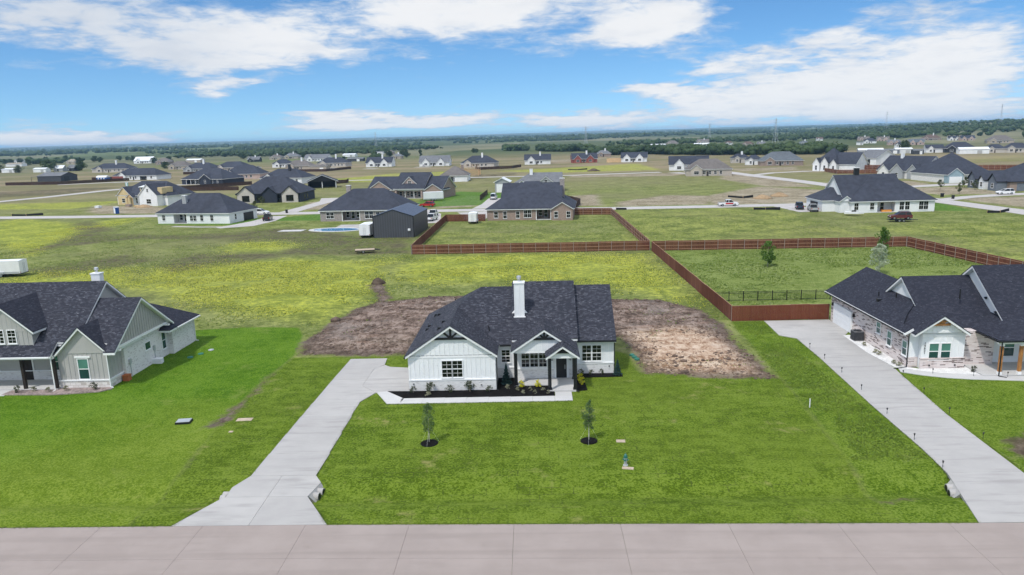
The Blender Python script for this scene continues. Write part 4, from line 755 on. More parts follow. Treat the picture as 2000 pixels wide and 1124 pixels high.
# ------------------------------------------------------------------ fences
def panel_mesh(mat, ht, rails, L=2.44):
    """one bay: pickets with hairline gaps, rails on the side asked for"""
    m = MB(); n = 16; w_ = L/n; rg = random.Random(hash((mat, ht, rails)) & 255)
    for k in range(n):
        dz = rg.uniform(-.012, .012); dy = rg.uniform(-.004, .004); m.box(k*w_+.006, (k+1)*w_-.006, -.009+dy, .009+dy, .04, ht+dz)
    return m.mesh('panel', mat)
PAN = {}
def fence(label, pts, mat='fence_red', ht=1.83, rails=-1, post='post_steel', railmat='rail_wood', name='wood_fence', group='board fences between the lots'):
    e = empty(name, (pts[0][0], pts[0][1], 0), label=label, cat='fence', group=group); ox, oy = pts[0]
    k = (mat, ht); PAN[k] = PAN.get(k) or panel_mesh(mat, ht, 0); pm = PAN[k]
    rk = ('r', railmat, ht)
    if rk not in PAN:
        m = MB(); [m.box(0, 2.44, .01, .05, z-.045, z+.045) for z in (.3, ht*.52, ht-.2)]; PAN[rk] = m.mesh('rail', railmat)
        PAN[('p', post, ht)] = MB().box(-.035, .035, .015, .085, -.2, ht+.02).mesh('post', post); PAN[('c', railmat, ht)] = MB().box(0, 2.44, -.03, .03, ht+.005, ht+.045).mesh('cap_board', railmat)
    if ('p', post, ht) not in PAN: PAN[('p', post, ht)] = MB().box(-.035, .035, .015, .085, -.2, ht+.02).mesh('post', post)
    for (x0, y0), (x1, y1) in zip(pts, pts[1:]):
        L = math.hypot(x1-x0, y1-y0); n = max(1, round(L/2.44)); a = math.atan2(y1-y0, x1-x0); s_ = L/n/2.44
        for i in range(n):
            p_ = (x0+(x1-x0)*i/n-ox, y0+(y1-y0)*i/n-oy, random.uniform(-.03, .03))
            o = link('panel', pm, e, p_, a, (s_, 1, 1)); r_ = link('rail', PAN[rk], o); r_.scale = (1, rails, 1); link('cap_board', PAN[('c', railmat, ht)], o)
            link('post', PAN[('p', post, ht)], e, p_, a, (1, rails, 1))
        link('post', PAN[('p', post, ht)], e, (x1-ox, y1-oy, 0), a, (1, rails, 1))
    return e
random.seed(4)
fence('long red brown fence with pale rails across the meadow behind the white house', [(-23.6, 138.3), (21.8, 136.6)], rails=-1)
fence('side fence running back past the charcoal workshop to the tan brick house', [(-23.7, 138.4), (-23.3, 192.6), (-12.7, 191.7)], rails=1)
fence('side fence on the right of the tan brick house yard', [(21.9, 136.8), (21.3, 199.8), (11.2, 201.6)], rails=1)
fence('fence from the red front panels back along the green yard', [(22.9, 83.2), (22.1, 136.3)], rails=-1)
fence('far fence of the green yard behind two young trees', [(22.2, 136.2), (68.4, 134.4)], rails=-1)
fence('right fence of the green yard running towards the brick house', [(68.5, 134.3), (70.4, 119), (72.4, 100)], rails=-1)
fence('short front fence with red pickets beside the garage door', [(22.9, 83.15), (34.15, 83.2)], mat='fence_rust', rails=1)
fi = empty('iron_fence', (23.4, 93.3, 0), label='black iron railing across the green yard beside the garage', cat='fence')
m = MB()
for z in (.15, 1.05, 1.25): m.box(0, 1.85, -.018, .018, z-.018, z+.018)
for k in range(15): m.box(k*.125+.04, k*.125+.06, -.01, .01, .05, 1.28)
ip = m.mesh('railing_panel', 'black_trim'); pp = MB().box(-.035, .035, -.035, .035, -.1, 1.36).mesh('post', 'black_trim')
for i in range(8): link('railing_panel', ip, fi, (i*1.87, .012*i, 0)); link('post', pp, fi, (i*1.87, .012*i, 0))
link('post', pp, fi, (8*1.87, .1, 0))
FB = dict(mat='fence_brown', post='fence_brown', railmat='fence_brown', group='dark fences round far lots')
fence('dark brown fence in front of the charcoal barn at far left', [(-329, 449), (-291, 443), (-262, 470)], **FB); fence('dark fence behind the small blue shed', [(-300, 492), (-262, 492)], **FB)
fence('dark fence behind the navy house with white garage', [(-262, 545), (-228, 540)], **FB); fence('low dark fence in front of the navy hip roofed house on the left', [(-150, 388), (-182, 350), (-140, 345)], **FB)
fence('dark fence in front of the taupe roofed house', [(-180, 540), (-150, 530), (-140, 565)], **FB); fence('short dark fence beside the white pavilion', [(-108, 372), (-97, 380), (-99, 392)], **FB)
fence('dark yard fence right of the house with arched porch', [(-38, 490), (-14, 500), (-8, 520)], **FB)
fence('short red fence in front of the white garage wing among the right houses', [(146, 372), (144, 352), (164, 344)], group='red fences among the right houses'); fence('long red fence behind the houses at right', [(168, 380), (206, 352), (240, 340), (262, 362), (258, 372)], ht=2.4, group='red fences among the right houses')
fence('red fence round the small white patio at right', [(158, 418), (166, 408), (176, 412)], group='red fences among the right houses'); fence('dark red fence behind the white shop', [(178, 420), (204, 402)], group='red fences among the right houses')
fence('dark fence behind the tan brick house on the right side', [(10, 250), (15, 232), (12, 216)], **FB); fence('dark fence left of the grey gabled house', [(-17.5, 282), (-18.5, 255)], **FB)

# ------------------------------------------------------------------ houses in the middle distance
def mid_house(label, x, y, rz, Wd, D, eave=3., sl=.66, ends='hh', wall='cream_brick', roof='roof_navy', trim='white_trim', gables=(), wins=(), porch=(), sides=(), chim=None, name='house', cat='house', group=None, doors=(), garage=()):
    """house seen from its front (local -y); origin at the front left corner"""
    h = House(name, label, (x, y), R(rz), trim=trim, cat=cat, group=group); t_ = .2; z = eave-.05
    cut = sorted(porch); x0 = 0
    for (a, b, dp) in cut+[(Wd, Wd, 0)]:
        if a-x0 > .05: h.box('wall', wall, x0, a, 0, t_, 0, z)
        if b > a:
            h.box('wall', wall, a, b, dp, dp+t_, 0, z); h.box('wall', wall, a-t_*.99, a, t_, dp, 0, z); h.box('wall', wall, b, b+t_*.99, t_, dp, 0, z)
            h.box('porch_floor', 'walk_concrete', a, b, -.3, dp, -.1, .1); h.box('beam', trim, a, b, .0, .2, z-.3, z)
            n = max(2, int((b-a)/3)+1)
            for i in range(n): xx = a+.1+(b-a-.2)*i/(n-1); h.box('post', trim, xx-.09, xx+.09, .02, .18, .1, z-.3)
            for i in range(max(1, int((b-a)/1.6))): h.window(a+.9+i*1.5, dp, .4 if i % 2 else .8, .9, 1.9 if i % 2 else 1.5, cols=1, rows=1, frame=trim)
        x0 = b
    h.box('wall', wall, 0, t_, t_, D, 0, z); h.box('wall', wall, Wd-t_, Wd, t_, D, 0, z); h.box('wall', wall, t_, Wd-t_, D-t_, D, 0, z); h.box('ceiling', 'white_trim', .2, Wd-.2, .2, D-.2, z-.02, z)
    h.roof(-.45, Wd+.45, -.45, D+.45, eave, sl, 'x', ends, mat=roof, gw=wall, oe=.45, og=.45)
    for g in gables:
        cx, gwid, proj, gsl, gm_ = g[:5]; ge = g[5] if len(g) > 5 else eave+.02
        if proj > 0: h.box('wall', gm_, cx-gwid/2, cx+gwid/2, -proj, .3, 0, ge)
        h.roof(cx-gwid/2-.3, cx+gwid/2+.3, -proj-.35, D*.52, ge, gsl, 'y', 'gn', mat=roof, gw=gm_, oe=.3, og=.35)
        if len(g) > 6 and g[6]:
            for xx, zz, ww, hh in g[6]: h.window(cx+xx, -proj, zz, ww, hh, cols=2, rows=1, frame=trim)
    for xx, yy, zz, ww, hh in wins: h.window(xx, yy, zz, ww, hh, cols=2, rows=1, frame=trim)
    for fc, pos, zz, ww, hh in sides: h.window(0 if fc == 'l' else Wd, pos, zz, ww, hh, fc, cols=1, rows=1, frame=trim)
    for fc, pos, ww in garage:
        if fc == 'f': h.box('garage_door', 'gray_trim', pos-ww/2, pos+ww/2, -.07, 0, .02, 2.3)
        elif fc == 'r': h.box('garage_door', 'black_trim', Wd, Wd+.07, pos-ww/2, pos+ww/2, .02, 2.3)
        else: h.box('garage_door', 'black_trim', -.07, 0, pos-ww/2, pos+ww/2, .02, 2.3)
    for xx, yy in doors: h.box('door', 'dark_wood', xx-.5, xx+.5, yy-.06, yy, .1, 2.2)
    if chim: h.chimney(chim[0]-.6, chim[0]+.6, chim[1]-.45, chim[1]+.45, eave, chim[2], chim[3], cap=False)
    return h
CBk = 'cream_brick'
mid_house('white brick house with dark hip roof, grey chimney and covered rear patio', -107.5, 205, -11, 23, 14, 3, .68, wall='wall_white', gables=(), porch=((5, 9.5, 2.5),), wins=((2, 0, .9, .9, 1.5), (11, 0, .8, .9, 1.5), (12.1, 0, .8, .9, 1.5), (14.3, 0, .8, .9, 1.6), (17.5, 0, .8, .9, 1.6)), sides=(('r', 3, .9, .8, 1.5),), garage=(('r', 9.5, 5),), chim=(7, 3.4, 7.6, 'wall_gray'))
hB = mid_house('house under construction with bare sheathing and pale brick gable on the left', -160, 277, -21, 26, 13, 3.6, .72, wall='wall_white', gables=((4.2, 7, .4, .85, 'osb', 3.62, ((-.5, .9, 1.5, 1.5),)), (19.6, 9, 3., .85, 'wall_white', 4.0, ((.2, .9, 2.2, 1.6), (.1, 5.2, .8, 1.1)))), porch=((11, 14.5, .9),), wins=((10.2, 0, .6, .8, 2.1),))
for a in (7.3, 10.1): hB.box('post', 'lumber', a-.12, a+.12, -1.9, -1.65, 0, 3.)
hB.roof(6.8, 10.7, -2.1, 4, 3., .75, 'y', 'gn', mat='roof_navy', gw='lumber', oe=.2, og=.3)
hB.box('dormer', 'osb', 10.6, 13.2, 1.6, 4.5, 4.6, 6.6); hB.part('dormer_roof', 'roof_white', lambda m: m.prism([(10.3, 1.2, 6.55), (13.5, 1.2, 6.55), (13.5, 5.5, 7.3), (10.3, 5.5, 7.3)], (0, 0, .15)))
hB.window(11.5, 1.6, 5.4, .7, .9, cols=1, rows=1); hB.window(12.4, 1.6, 5.4, .7, .9, cols=1, rows=1); hB.box('dormer', 'osb', 22.6, 24.8, -1, 4, 4.4, 6.7)
mid_house('navy sided house with hip roof and one white edged gable, behind the construction site', -197, 407, -20, 29, 17, 3, .62, wall='navy_siding', gables=((17.5, 8, .8, .65, 'navy_siding', 3.02, ((0, .9, 1.2, 1.5),)),), porch=((3, 13, 3.2),), wins=((22, 0, .9, .9, 1.5), (25.5, 0, .9, .9, 1.5)), sides=(('l', 3, 1, .9, 1.4),))
mid_house('black house with two pale stone front gables and a long driveway', -110, 268.4, -1, 24, 17, 3.4, .66, wall='navy_siding', ends='hh', trim='black_trim', gables=((3.6, 6.4, .6, .85, 'wall_stone', 3.3, ((0, .7, 2.6, 2.),)), (12.6, 5.6, .9, .85, 'navy_siding', 3.3), (20.2, 6, .6, .85, 'wall_stone', 3.3, ((0, .7, 2.6, 2.),))), wins=((8.6, 0, .5, 2.2, 2.2), (16.2, 0, .5, 2., 2.2)), sides=(('r', 5, .8, 1., 1.7), ('r', 8, .8, 1., 1.7)))
mid_house('brick house with dark roof and rear patio behind the pool', -59.2, 200.3, -5, 24, 15, 3.0, .68, wall='gray_brick', porch=((6.2, 11.4, 2.6),), wins=((2.3, 0, .8, 1., 1.6), (3.4, 0, .8, 1., 1.6), (13.4, 0, .7, 1.1, 1.9), (14.6, 0, .7, 1.1, 1.9), (16.5, 0, .9, 1., 1.5)), chim=(6.3, 7, 9.3, 'gray_brick'))
hG = mid_house('tan brick craftsman house with large front dormer gable and porch', -62.5, 276, -15, 30, 14, 3.2, .62, ends='gg', wall='tan_brick', gables=((5, 10, .3, .62, 'tan_brick', 3.22), (27, 6.6, 1., .62, 'tan_brick', 3.22, ((0, .8, 1.2, 1.5),))), porch=((11.5, 22.5, 2.4),), wins=((24.2, 0, .9, .9, 1.6),))
hG.roof(10.8, 23.4, -.9, 14.5, 3.6, .74, 'x', 'gg', mat='roof_navy', gw='tan_brick', oe=.4, og=.4); hG.roof(12.8, 20.4, 1.2, 7, 4.6, .9, 'y', 'gn', mat='roof_navy', gw='pink_brick', oe=.3, og=.35); hG.window(16.6, 1.55, 5.2, 1.4, 1.2); hG.box('post', 'pink_brick', 11.5, 12, -.6, -.1, 0, 3.3); hG.box('post', 'pink_brick', 21.9, 22.4, -.6, -.1, 0, 3.3)
hH = mid_house('tan brick house with broad dark roof and rear patio inside the fenced yard', -12.3, 192.6, -5, 22.8, 19, 3.0, .66, ends='hh', wall='tan_brick', gables=((20, 5.4, 1.6, .6, 'tan_brick', 3.02, ((-1.6, .7, .9, 1.6), (1.6, .7, .9, 1.6))),), porch=((13, 17, 3.5),), wins=((2.4, 0, .7, 1., 1.6), (4.8, 0, .5, .9, 1.8), (8.2, 0, .6, .9, 1.7), (10.3, 0, .7, .9, 1.9), (11.3, 0, .7, .9, 1.9)), chim=(19.6, 9, 10.2, 'gray_brick'))
hH.roof(3.2, 19.8, 1.6, 18, 3.6, .68, 'x', 'gg', mat='roof_navy', gw='tan_brick', oe=.4, og=.4)
hI = mid_house('white house with black roof, gable garage and black framed windows at right', 81.8, 189.5, 0, 21, 17, 3.0, .70, ends='hh', wall='white_siding', roof='roof_navy', porch=((6.4, 11.2, 2.4),), wins=((1.2, 0, .8, 1., 1.7), (5.2, 0, .8, 1., 1.7), (12.7, 0, .6, 1.1, 2.), (14.1, 0, .6, 1.1, 2.), (17.6, 0, .6, 1.1, 2.), (18.8, 0, .6, 1.1, 2.)), chim=(4.6, 9.2, 11., 'black_trim'))
hI.roof(-1.6, 14.8, 1.5, 16.6, 3.4, .78, 'x', 'gg', mat='roof_navy', gw='white_siding', oe=.4, og=.5); hI.box('wall', 'white_siding', -5.6, .1, 4.8, 16, 0, 2.95); hI.roof(-6, 2, 4.4, 16.4, 3.0, .6, 'x', 'hn', mat='roof_navy'); hI.box('wall', 'white_siding', -2.4, .1, 1.4, 5, 0, 2.95); hI.roof(-2.8, 1, .9, 7, 3.0, .75, 'y', 'gn', mat='roof_navy', gw='white_siding', oe=.3, og=.3)
hI.box('garage_door', 'black_trim', -5.68, -5.6, 8, 13, .02, 2.3); hI.part('patio_table', 'orange_float', lambda m: m.box(8, 10.4, .3, 1.4, .1, .6))
hY = mid_house('grey gabled house with white chimney behind the tan brick house', -7.8, 288.5, -3, 19, 13, 3., .6, ends='hg', wall='wall_gray', roof='roof_gray', gables=((13, 6, .4, .75, 'wall_gray', 3.5, ((0, 3.2, 1.2, 1.4),)), (3.5, 4, .4, .7, 'wall_gray', 3.)), wins=((8, 0, .8, 1, 1.5),), chim=(7, 5.5, 8.6, 'white_siding'))
mid_house('white walled house with taupe hip roof and glazed patio beside the timber frame', -46.5, 367, -1, 13.8, 15, 3.1, .58, ends='hh', wall='wall_white', roof='roof_tanroof', porch=((3.4, 7.6, 2.4),), wins=((1.3, 0, .9, .8, 1.6), (2.4, 0, .9, .8, 1.6)), garage=(), chim=(10.6, 8, 8.2, 'wall_brown'))
# row on the right
hL = mid_house('white brick house with two tall pointed entries and broad side gable', 143.5, 381, -42, 12, 22, 3.3, .7, ends='hh', wall='wall_white', gables=((2, 3.4, 1., 1.5, 'wall_white', 3.6, ((0, .6, .9, 2.2),)), (6.2, 3.4, 1.2, 1.6, 'wall_white', 3.8, ((0, .6, .9, 2.2),)), (10.4, 3, .8, 1.4, 'wall_white', 3.4, ((0, .6, .9, 2.),))))
hL.box('wall', 'wall_white', 11.8, 20, 2, 19.5, 0, 3.2); hL.roof(9, 20.5, 1.6, 20, 3.25, .62, 'x', 'ng', mat='roof_navy', gw='wall_white', oe=.5, og=.4)
mid_house('tall white metal shop with grey roof and big doors', 175, 402, -60, 11, 17, 5.2, .45, ends='gg', wall='wall_white', roof='roof_gray', wins=((3, 0, .2, 1.6, 4.2), (6.8, 0, .2, 1.6, 4.2)), name='workshop', cat='workshop')
hJ = mid_house('pale brick house with big plain gable end and white chimney', 149, 322, -68, 22, 14, 3.1, .8, ends='gg', wall=CBk, gables=((4, 5, 1., .9, CBk, 3.2, ((0, .8, 1.2, 1.5),)), (11, 6, 1.2, .9, 'wall_gray', 3.2, ((0, .8, 1.2, 1.5),)), (18.5, 5, 1., 1., 'wall_gray', 3.2, ((0, .8, 1.2, 1.5),))), chim=(7, 6, 9.8, 'white_siding'), sides=(('r', 3, .8, 1., 1.5),))
hJ2 = mid_house('cream house with blue grey garage gable and white garage door', 154.8, 280, 4, 18, 22, 3.1, .68, ends='hh', wall=CBk, gables=((2.8, 6, 2., .75, 'bluegray_siding', 3.2),), wins=((8, 0, 1.2, 1., 1.), (11, 0, .8, .9, 1.4)))
hJ2.box('garage_door', 'white_trim', .4, 5.2, -2.08, -2.0, .02, 2.4)
hK = mid_house('slate grey house with pointed white entry and wide grey garage door at the right edge', 153.2, 239.6, -3, 26, 16, 3.1, .64, ends='hh', wall='tan_brick', trim='black_trim', wins=((10.4, 0, 1.8, .7, .7), (13, 0, .8, 1.4, 1.8)))
hK.box('garage_door', 'slate_siding', 2.2, 8.2, -.08, 0, .02, 2.5)
for yy, mt, wd_ in ((4, 'slate_siding', 5), (10.5, 'white_siding', 3), (16.5, 'slate_siding', 5)):
    hK.box('wall', mt, -3.2, .2, yy-wd_/2, yy+wd_/2, 0, 3.1); hK.roof(-3.6, 8, yy-wd_/2-.3, yy+wd_/2+.3, 3.1, .95, 'x', 'gn', mat='roof_navy', gw=mt, oe=.3, og=.4); hK.window(-3.2, yy, .9, 1.3, 1.5, 'l', cols=2, rows=1)
# timber frame under construction
tf = empty('timber_frame', (-42, 421, 0), R(-4), label='bare timber house frame beside the taupe hip roof', cat='house frame')
def studs(m):
    for yy in (0, 5, 10):
        for k in range(19): m.box(k*.6, k*.6+.09, yy, yy+.14, 0, 3)
        m.box(0, 10.9, yy, yy+.14, 3, 3.15)
    for xx in (0, 10.8):
        for k in range(17): m.box(xx, xx+.14, k*.6, k*.6+.09, 0, 3)
        m.box(xx, xx+.14, 0, 10, 3, 3.15)
m = MB(); studs(m); m.build('wall_studs', 'lumber', tf)
for k in range(13): MB().beam((k*.9, 0, 3.1), (k*.9, 5, 6.2), .06, .2).beam((k*.9, 10, 3.1), (k*.9, 5, 6.2), .06, .2).beam((k*.9, 0, 3.2), (k*.9, 10, 3.2), .06, .15).build('truss', 'lumber', tf)
lw = empty('lumber_wall', (56, 557, 0), R(-6), label='bare yellow sheathing walls between the red brick and white houses', cat='house frame')
MB().box(0, 12, 0, .2, 0, 2.6).build('wall', 'lumber', lw); MB().box(0, .2, .2, 7, 0, 2.6).build('wall', 'lumber', lw); MB().box(11.8, 12, .2, 7, 0, 2.6).build('wall', 'lumber', lw); MB().box(.2, 11.8, 6.8, 7, 0, 2.9).build('wall', 'lumber', lw)
# charcoal metal workshop
hF = House('workshop', 'charcoal ribbed metal workshop with blue grey roof beside the fence', (-36.4, 163.5), R(-3), cat='workshop', trim='black_trim')
P0 = [(0, 0, 0), (9.3, 0, 0), (9.3, 0, 4.75), (4.65, 0, 6.25), (0, 0, 4.75)]
hF.part('wall', 'panel_charcoal', lambda m: m.prism(P0, (0, 16.5, 0))); hF.roof(-.12, 9.42, -.12, 16.62, 4.84, .325, 'y', 'gg', mat='panel_blueroof', th=.12)
for x in (0, 9.3): hF.box('corner_trim', 'black_trim', x-.08, x+.08, -.06, .06, 0, 4.75)
hF.part('vent_hood', 'white_trim', lambda m: (m.box(8.0, 8.55, -.3, 0, 1.5, 2.0), m.box(8.1, 8.45, -.4, -.3, 1.6, 1.9)))
# big charcoal barn at far left
hb = House('barn', 'charcoal metal barn with open lean-to behind a brown fence', (-335, 488), R(-8), cat='barn', trim='black_trim')
hb.box('wall', 'wall_charcoal', 0, 18, 0, 15, 0, 3.6); hb.roof(-.3, 18.3, -.3, 15.3, 3.6, .3, 'x', 'gg', mat='roof_gray', gw='wall_charcoal', th=.12); hb.part('lean_to', 'roof_gray', lambda m: m.prism([(-5, 0, 3.2), (0, 0, 3.5), (0, 12, 3.5), (-5, 12, 3.2)], (0, 0, .12)))
for y in (.2, 6, 11.8): hb.box('post', 'black_trim', -4.9, -4.75, y-.08, y+.08, 0, 3.2)
hb.box('barn_door', 'black_trim', 18, 18.08, 3, 7.5, 0, 3.2)
# pavilion with white edges
pv = House('pavilion', 'open black sided pavilion with white edges behind the black house', (-106, 343), R(14), cat='pavilion')
pv.box('wall', 'black_trim', 0, .2, 0, 9, 0, 3); pv.box('wall', 'black_trim', .2, 13, 8.8, 9, 0, 3); pv.roof(-.8, 14, -.8, 9.8, 3.1, .42, 'y', 'gg', mat='roof_navy', gw='black_trim', oe=.6, og=.5)
for x in (6.5, 12.8): pv.box('post', 'white_trim', x-.15, x+.15, .0, .3, 0, 3)
for y in (3, 6): pv.box('post', 'white_trim', 12.65, 12.95, y-.15, y+.15, 0, 3)
# small buildings
sb = House('shed', 'small grey shed with white trimmed gable behind the tan brick house', (-15, 290), R(-4), cat='shed'); sb.box('wall', 'wall_gray', 0, 5.6, 0, 7, 0, 4.0); sb.roof(-.5, 6.1, -.4, 7.4, 4.05, .5, 'y', 'gg', mat='roof_white', gw='wall_gray', oe=.5, og=.4); sb.box('shed_door', 'white_trim', .6, 3.6, -.08, 0, 0, 3.2)
sh = House('shed', 'small blue shed with rounded white roof by the far driveway', (-286, 474), R(-6), cat='shed'); sh.box('wall', 'plastic_blue', 0, 7, 0, 4, .3, 2.4); sh.part('roof', 'roof_white', lambda m: m.prism([(-.2, -.2, 2.35), (-.2, .5, 3.1), (-.2, 2, 3.5), (-.2, 3.5, 3.1), (-.2, 4.2, 2.35)], (7.4, 0, 0))); [sh.box('window', 'white_trim', 1+2*k, 1.8+2*k, -.06, 0, 1.2, 2.) for k in range(3)]

# ------------------------------------------------------------------ far houses
FAR = [
(-507,698,14.2,'low metal shed with white roof at the far left edge','S','white','white'),
(-676,943,21.6,'long low white farm building behind the left shed','S','white','tan'),
(-836,1177,13.6,'small white house among the dark trees at far left','G','white','gray'),
(-465,682,13.1,'white metal shed left of the big dark tree','S','white','white'),
(-454,693,8.9,'pale farmhouse with white roof beside the big dark tree','G','gray','white'),
(-441,692,7.7,'dark farmhouse with pale roof right of the white roofed one','G','dark','gray'),
(-636,999,14.3,'tan bungalow above the pale farmhouse','H','tan','tan'),
(-368,631,33.5,'broad navy roofed house with white chimney, stone walls','H','stone','navy'),
(-262,477,33.7,'navy roofed house with white double garage and red brick end','H','white','navy'),
(-266,577,26.3,'dark hip roofed house behind a brown fence, grey walls','H','gray','navy'),
(-242,581,27.1,'navy house with steep white trimmed gables and dark garage door','H','stone','navy'),
(-181,452,23.8,'pink brick house with two front gables and small round dormers','H','pink','navy'),
(-321,658,18.8,'tan roofed low house right of the round tree','H','tan','tanroof'),
(-430,845,16.8,'brown roofed cottage beside round treetops','H','brown','tanroof'),
(-493,921,23.1,'white walled farm house with white roofs','G','white','white'),
(-420,903,20.1,'pale flat farm shed in front of the woods','S','tan','white'),
(-134,387,25.2,'white house under a broad navy roof with dark chimney','H','white','navy'),
(-220,639,16.3,'white gabled house with navy roof left of the taupe roof','H','white','navy'),
(-184,573,19.9,'taupe roofed house with open timber porch gable','H','tan','tanroof'),
(-159,542,13.5,'tan metal workshop with low gable beside the taupe roofed house','S','tan','tanroof'),
(-171,622,25.7,'navy hip roofed house with tall white chimney','H','stone','navy'),
(-238,805,27.3,'white house with pointed gable behind the navy hip roof','G','white','gray'),
(-184,762,17.0,'charcoal metal barn with white door in the far meadow','S','charcoal','gray'),
(-244,977,17.8,'low white farm building behind the charcoal barn','S','white','white'),
(-313,951,19.1,'grey roofed ranch house before the far woods','H','tan','gray'),
(-323,919,15.6,'brown roofed ranch house left of the grey roofed one','H','tan','tanroof'),
(-324,849,13.8,'dark cottage with white chimney among trees','G','dark','gray'),
(-124,592,21.1,'white farmhouse with twin front gables and navy roof','G2','white','navy'),
(-77,577,23.6,'white farmhouse with grey roof and twin gables','G2','white','gray'),
(-150,814,10.2,'tan cottage between two round trees','H','tan','gray'),
(-206,1065,10.4,'tall brown roofed house at the far meadow edge','H','brown','tanroof'),
(-226,1086,11.5,'low white house at the far meadow edge','S','white','gray'),
(-40,534,24.9,'navy hip roofed house with arched rear porch and pale chimney','H','stone','navy'),
(4,558,19.5,'white house with black roof and one wide left gable','G','white','navy'),
(40,564,19.1,'red brick and cream house with two steep gables','G2','red','navy'),
(67,694,13.4,'dark hip roofed house behind the red brick one','H','brown','gray'),
(76,554,18.9,'white house with navy roof and two gables right of the lumber wall','G2','white','navy'),
(88,417,21.5,'white farmhouse with long navy roof and small dormers','G','white','navy'),
(86,361,21.5,'beige house with taupe hip roof and white framed windows','H','beige','tanroof'),
(138,493,11.2,'steep navy roofed house with thin white gables','H','stone','navy'),
(137,460,9.8,'navy roofed house with white garage wall','H','white','navy'),
(148,442,24.1,'long brick house with slate grey hip roof','H','brown','slate'),
(223,1184,18.4,'tan ranch house alone in the far pasture','H','tan','tanroof'),
(232,1018,20.3,'long white shed roof just above the tree belt','S','white','white'),
(285,1247,19.1,'tan gabled house above the long white shed','G','tan','tanroof'),
(281,1065,10.5,'white walled house with brown roof beyond the tree belt','H','white','brownroof'),
(272,944,13.6,'cream house half hidden by the tree belt','H','beige','brownroof'),
(179,1063,20.9,'white roofed farm sheds left above the tree belt','S','white','white'),
(291,949,9.3,'small grey green house beyond the tree belt','G','tan','gray'),
(260,575,17.4,'long pale shed with white roof at the end of the tree belt','S','gray','white'),
(279,582,11.2,'grey metal barn with double gable by the long pale shed','S','slate','gray'),
(485,1096,14.9,'tan brick house, left of the row on the far slope','G2','pink','tanroof'),
(480,1028,15.2,'pale brick house, second of the row on the far slope','G2','pink','tanroof'),
(419,932,15.1,'navy roofed house below the row on the far slope','H','white','navy'),
(379,868,7.1,'low white house left of the navy roof on the slope','S','white','gray'),
(455,1185,9.0,'white cottage in the woods beyond the tree belt','G','white','brownroof'),
(400,830,11.9,'grey house with pale gables below the far row','G2','pink','gray'),
(358,732,8.7,'small navy roofed house below the grey gables','H','white','navy'),
(333,916,10.6,'grey roofed house just over the tree belt','H','gray','slate'),
(413,807,14.5,'slate roofed house with pale dormers on the slope','G2','pink','slate'),
(522,984,22.1,'brown hip roofed house on the far slope','H','brown','brownroof'),
(530,945,13.7,'white house with twin sharp gables on the far slope','G2','white','navy'),
(536,927,15.6,'pink brick gabled house, last of the far slope row','G2','pink','navy'),
(287,557,7.1,'black open sided shed in the far right meadow','S','charcoal','gray'),
(311,580,12.1,'white cottage with dark roof right of the black shed','G','white','navy'),
(324,569,20.7,'black house with broad navy roof at the meadow edge','H','dark','navy'),
(317,539,18.7,'long white shed with open dark end bay','S','white','white'),
(336,546,12.6,'pale brick house with navy roof right of the long white shed','H','stone','navy'),
(348,541,16.2,'navy roofed brick house at the right edge of the meadow row','H','stone','navy'),
(288,581,12.2,'low white outbuilding left of the black shed','S','white','white'),
(487,784,23.7,'tan roofed house at the far right before the woods','H','tan','tanroof'),
]
rg = random.Random(11)
ROT = {'H': -8, 'G': -6, 'G2': -4, 'S': -7}
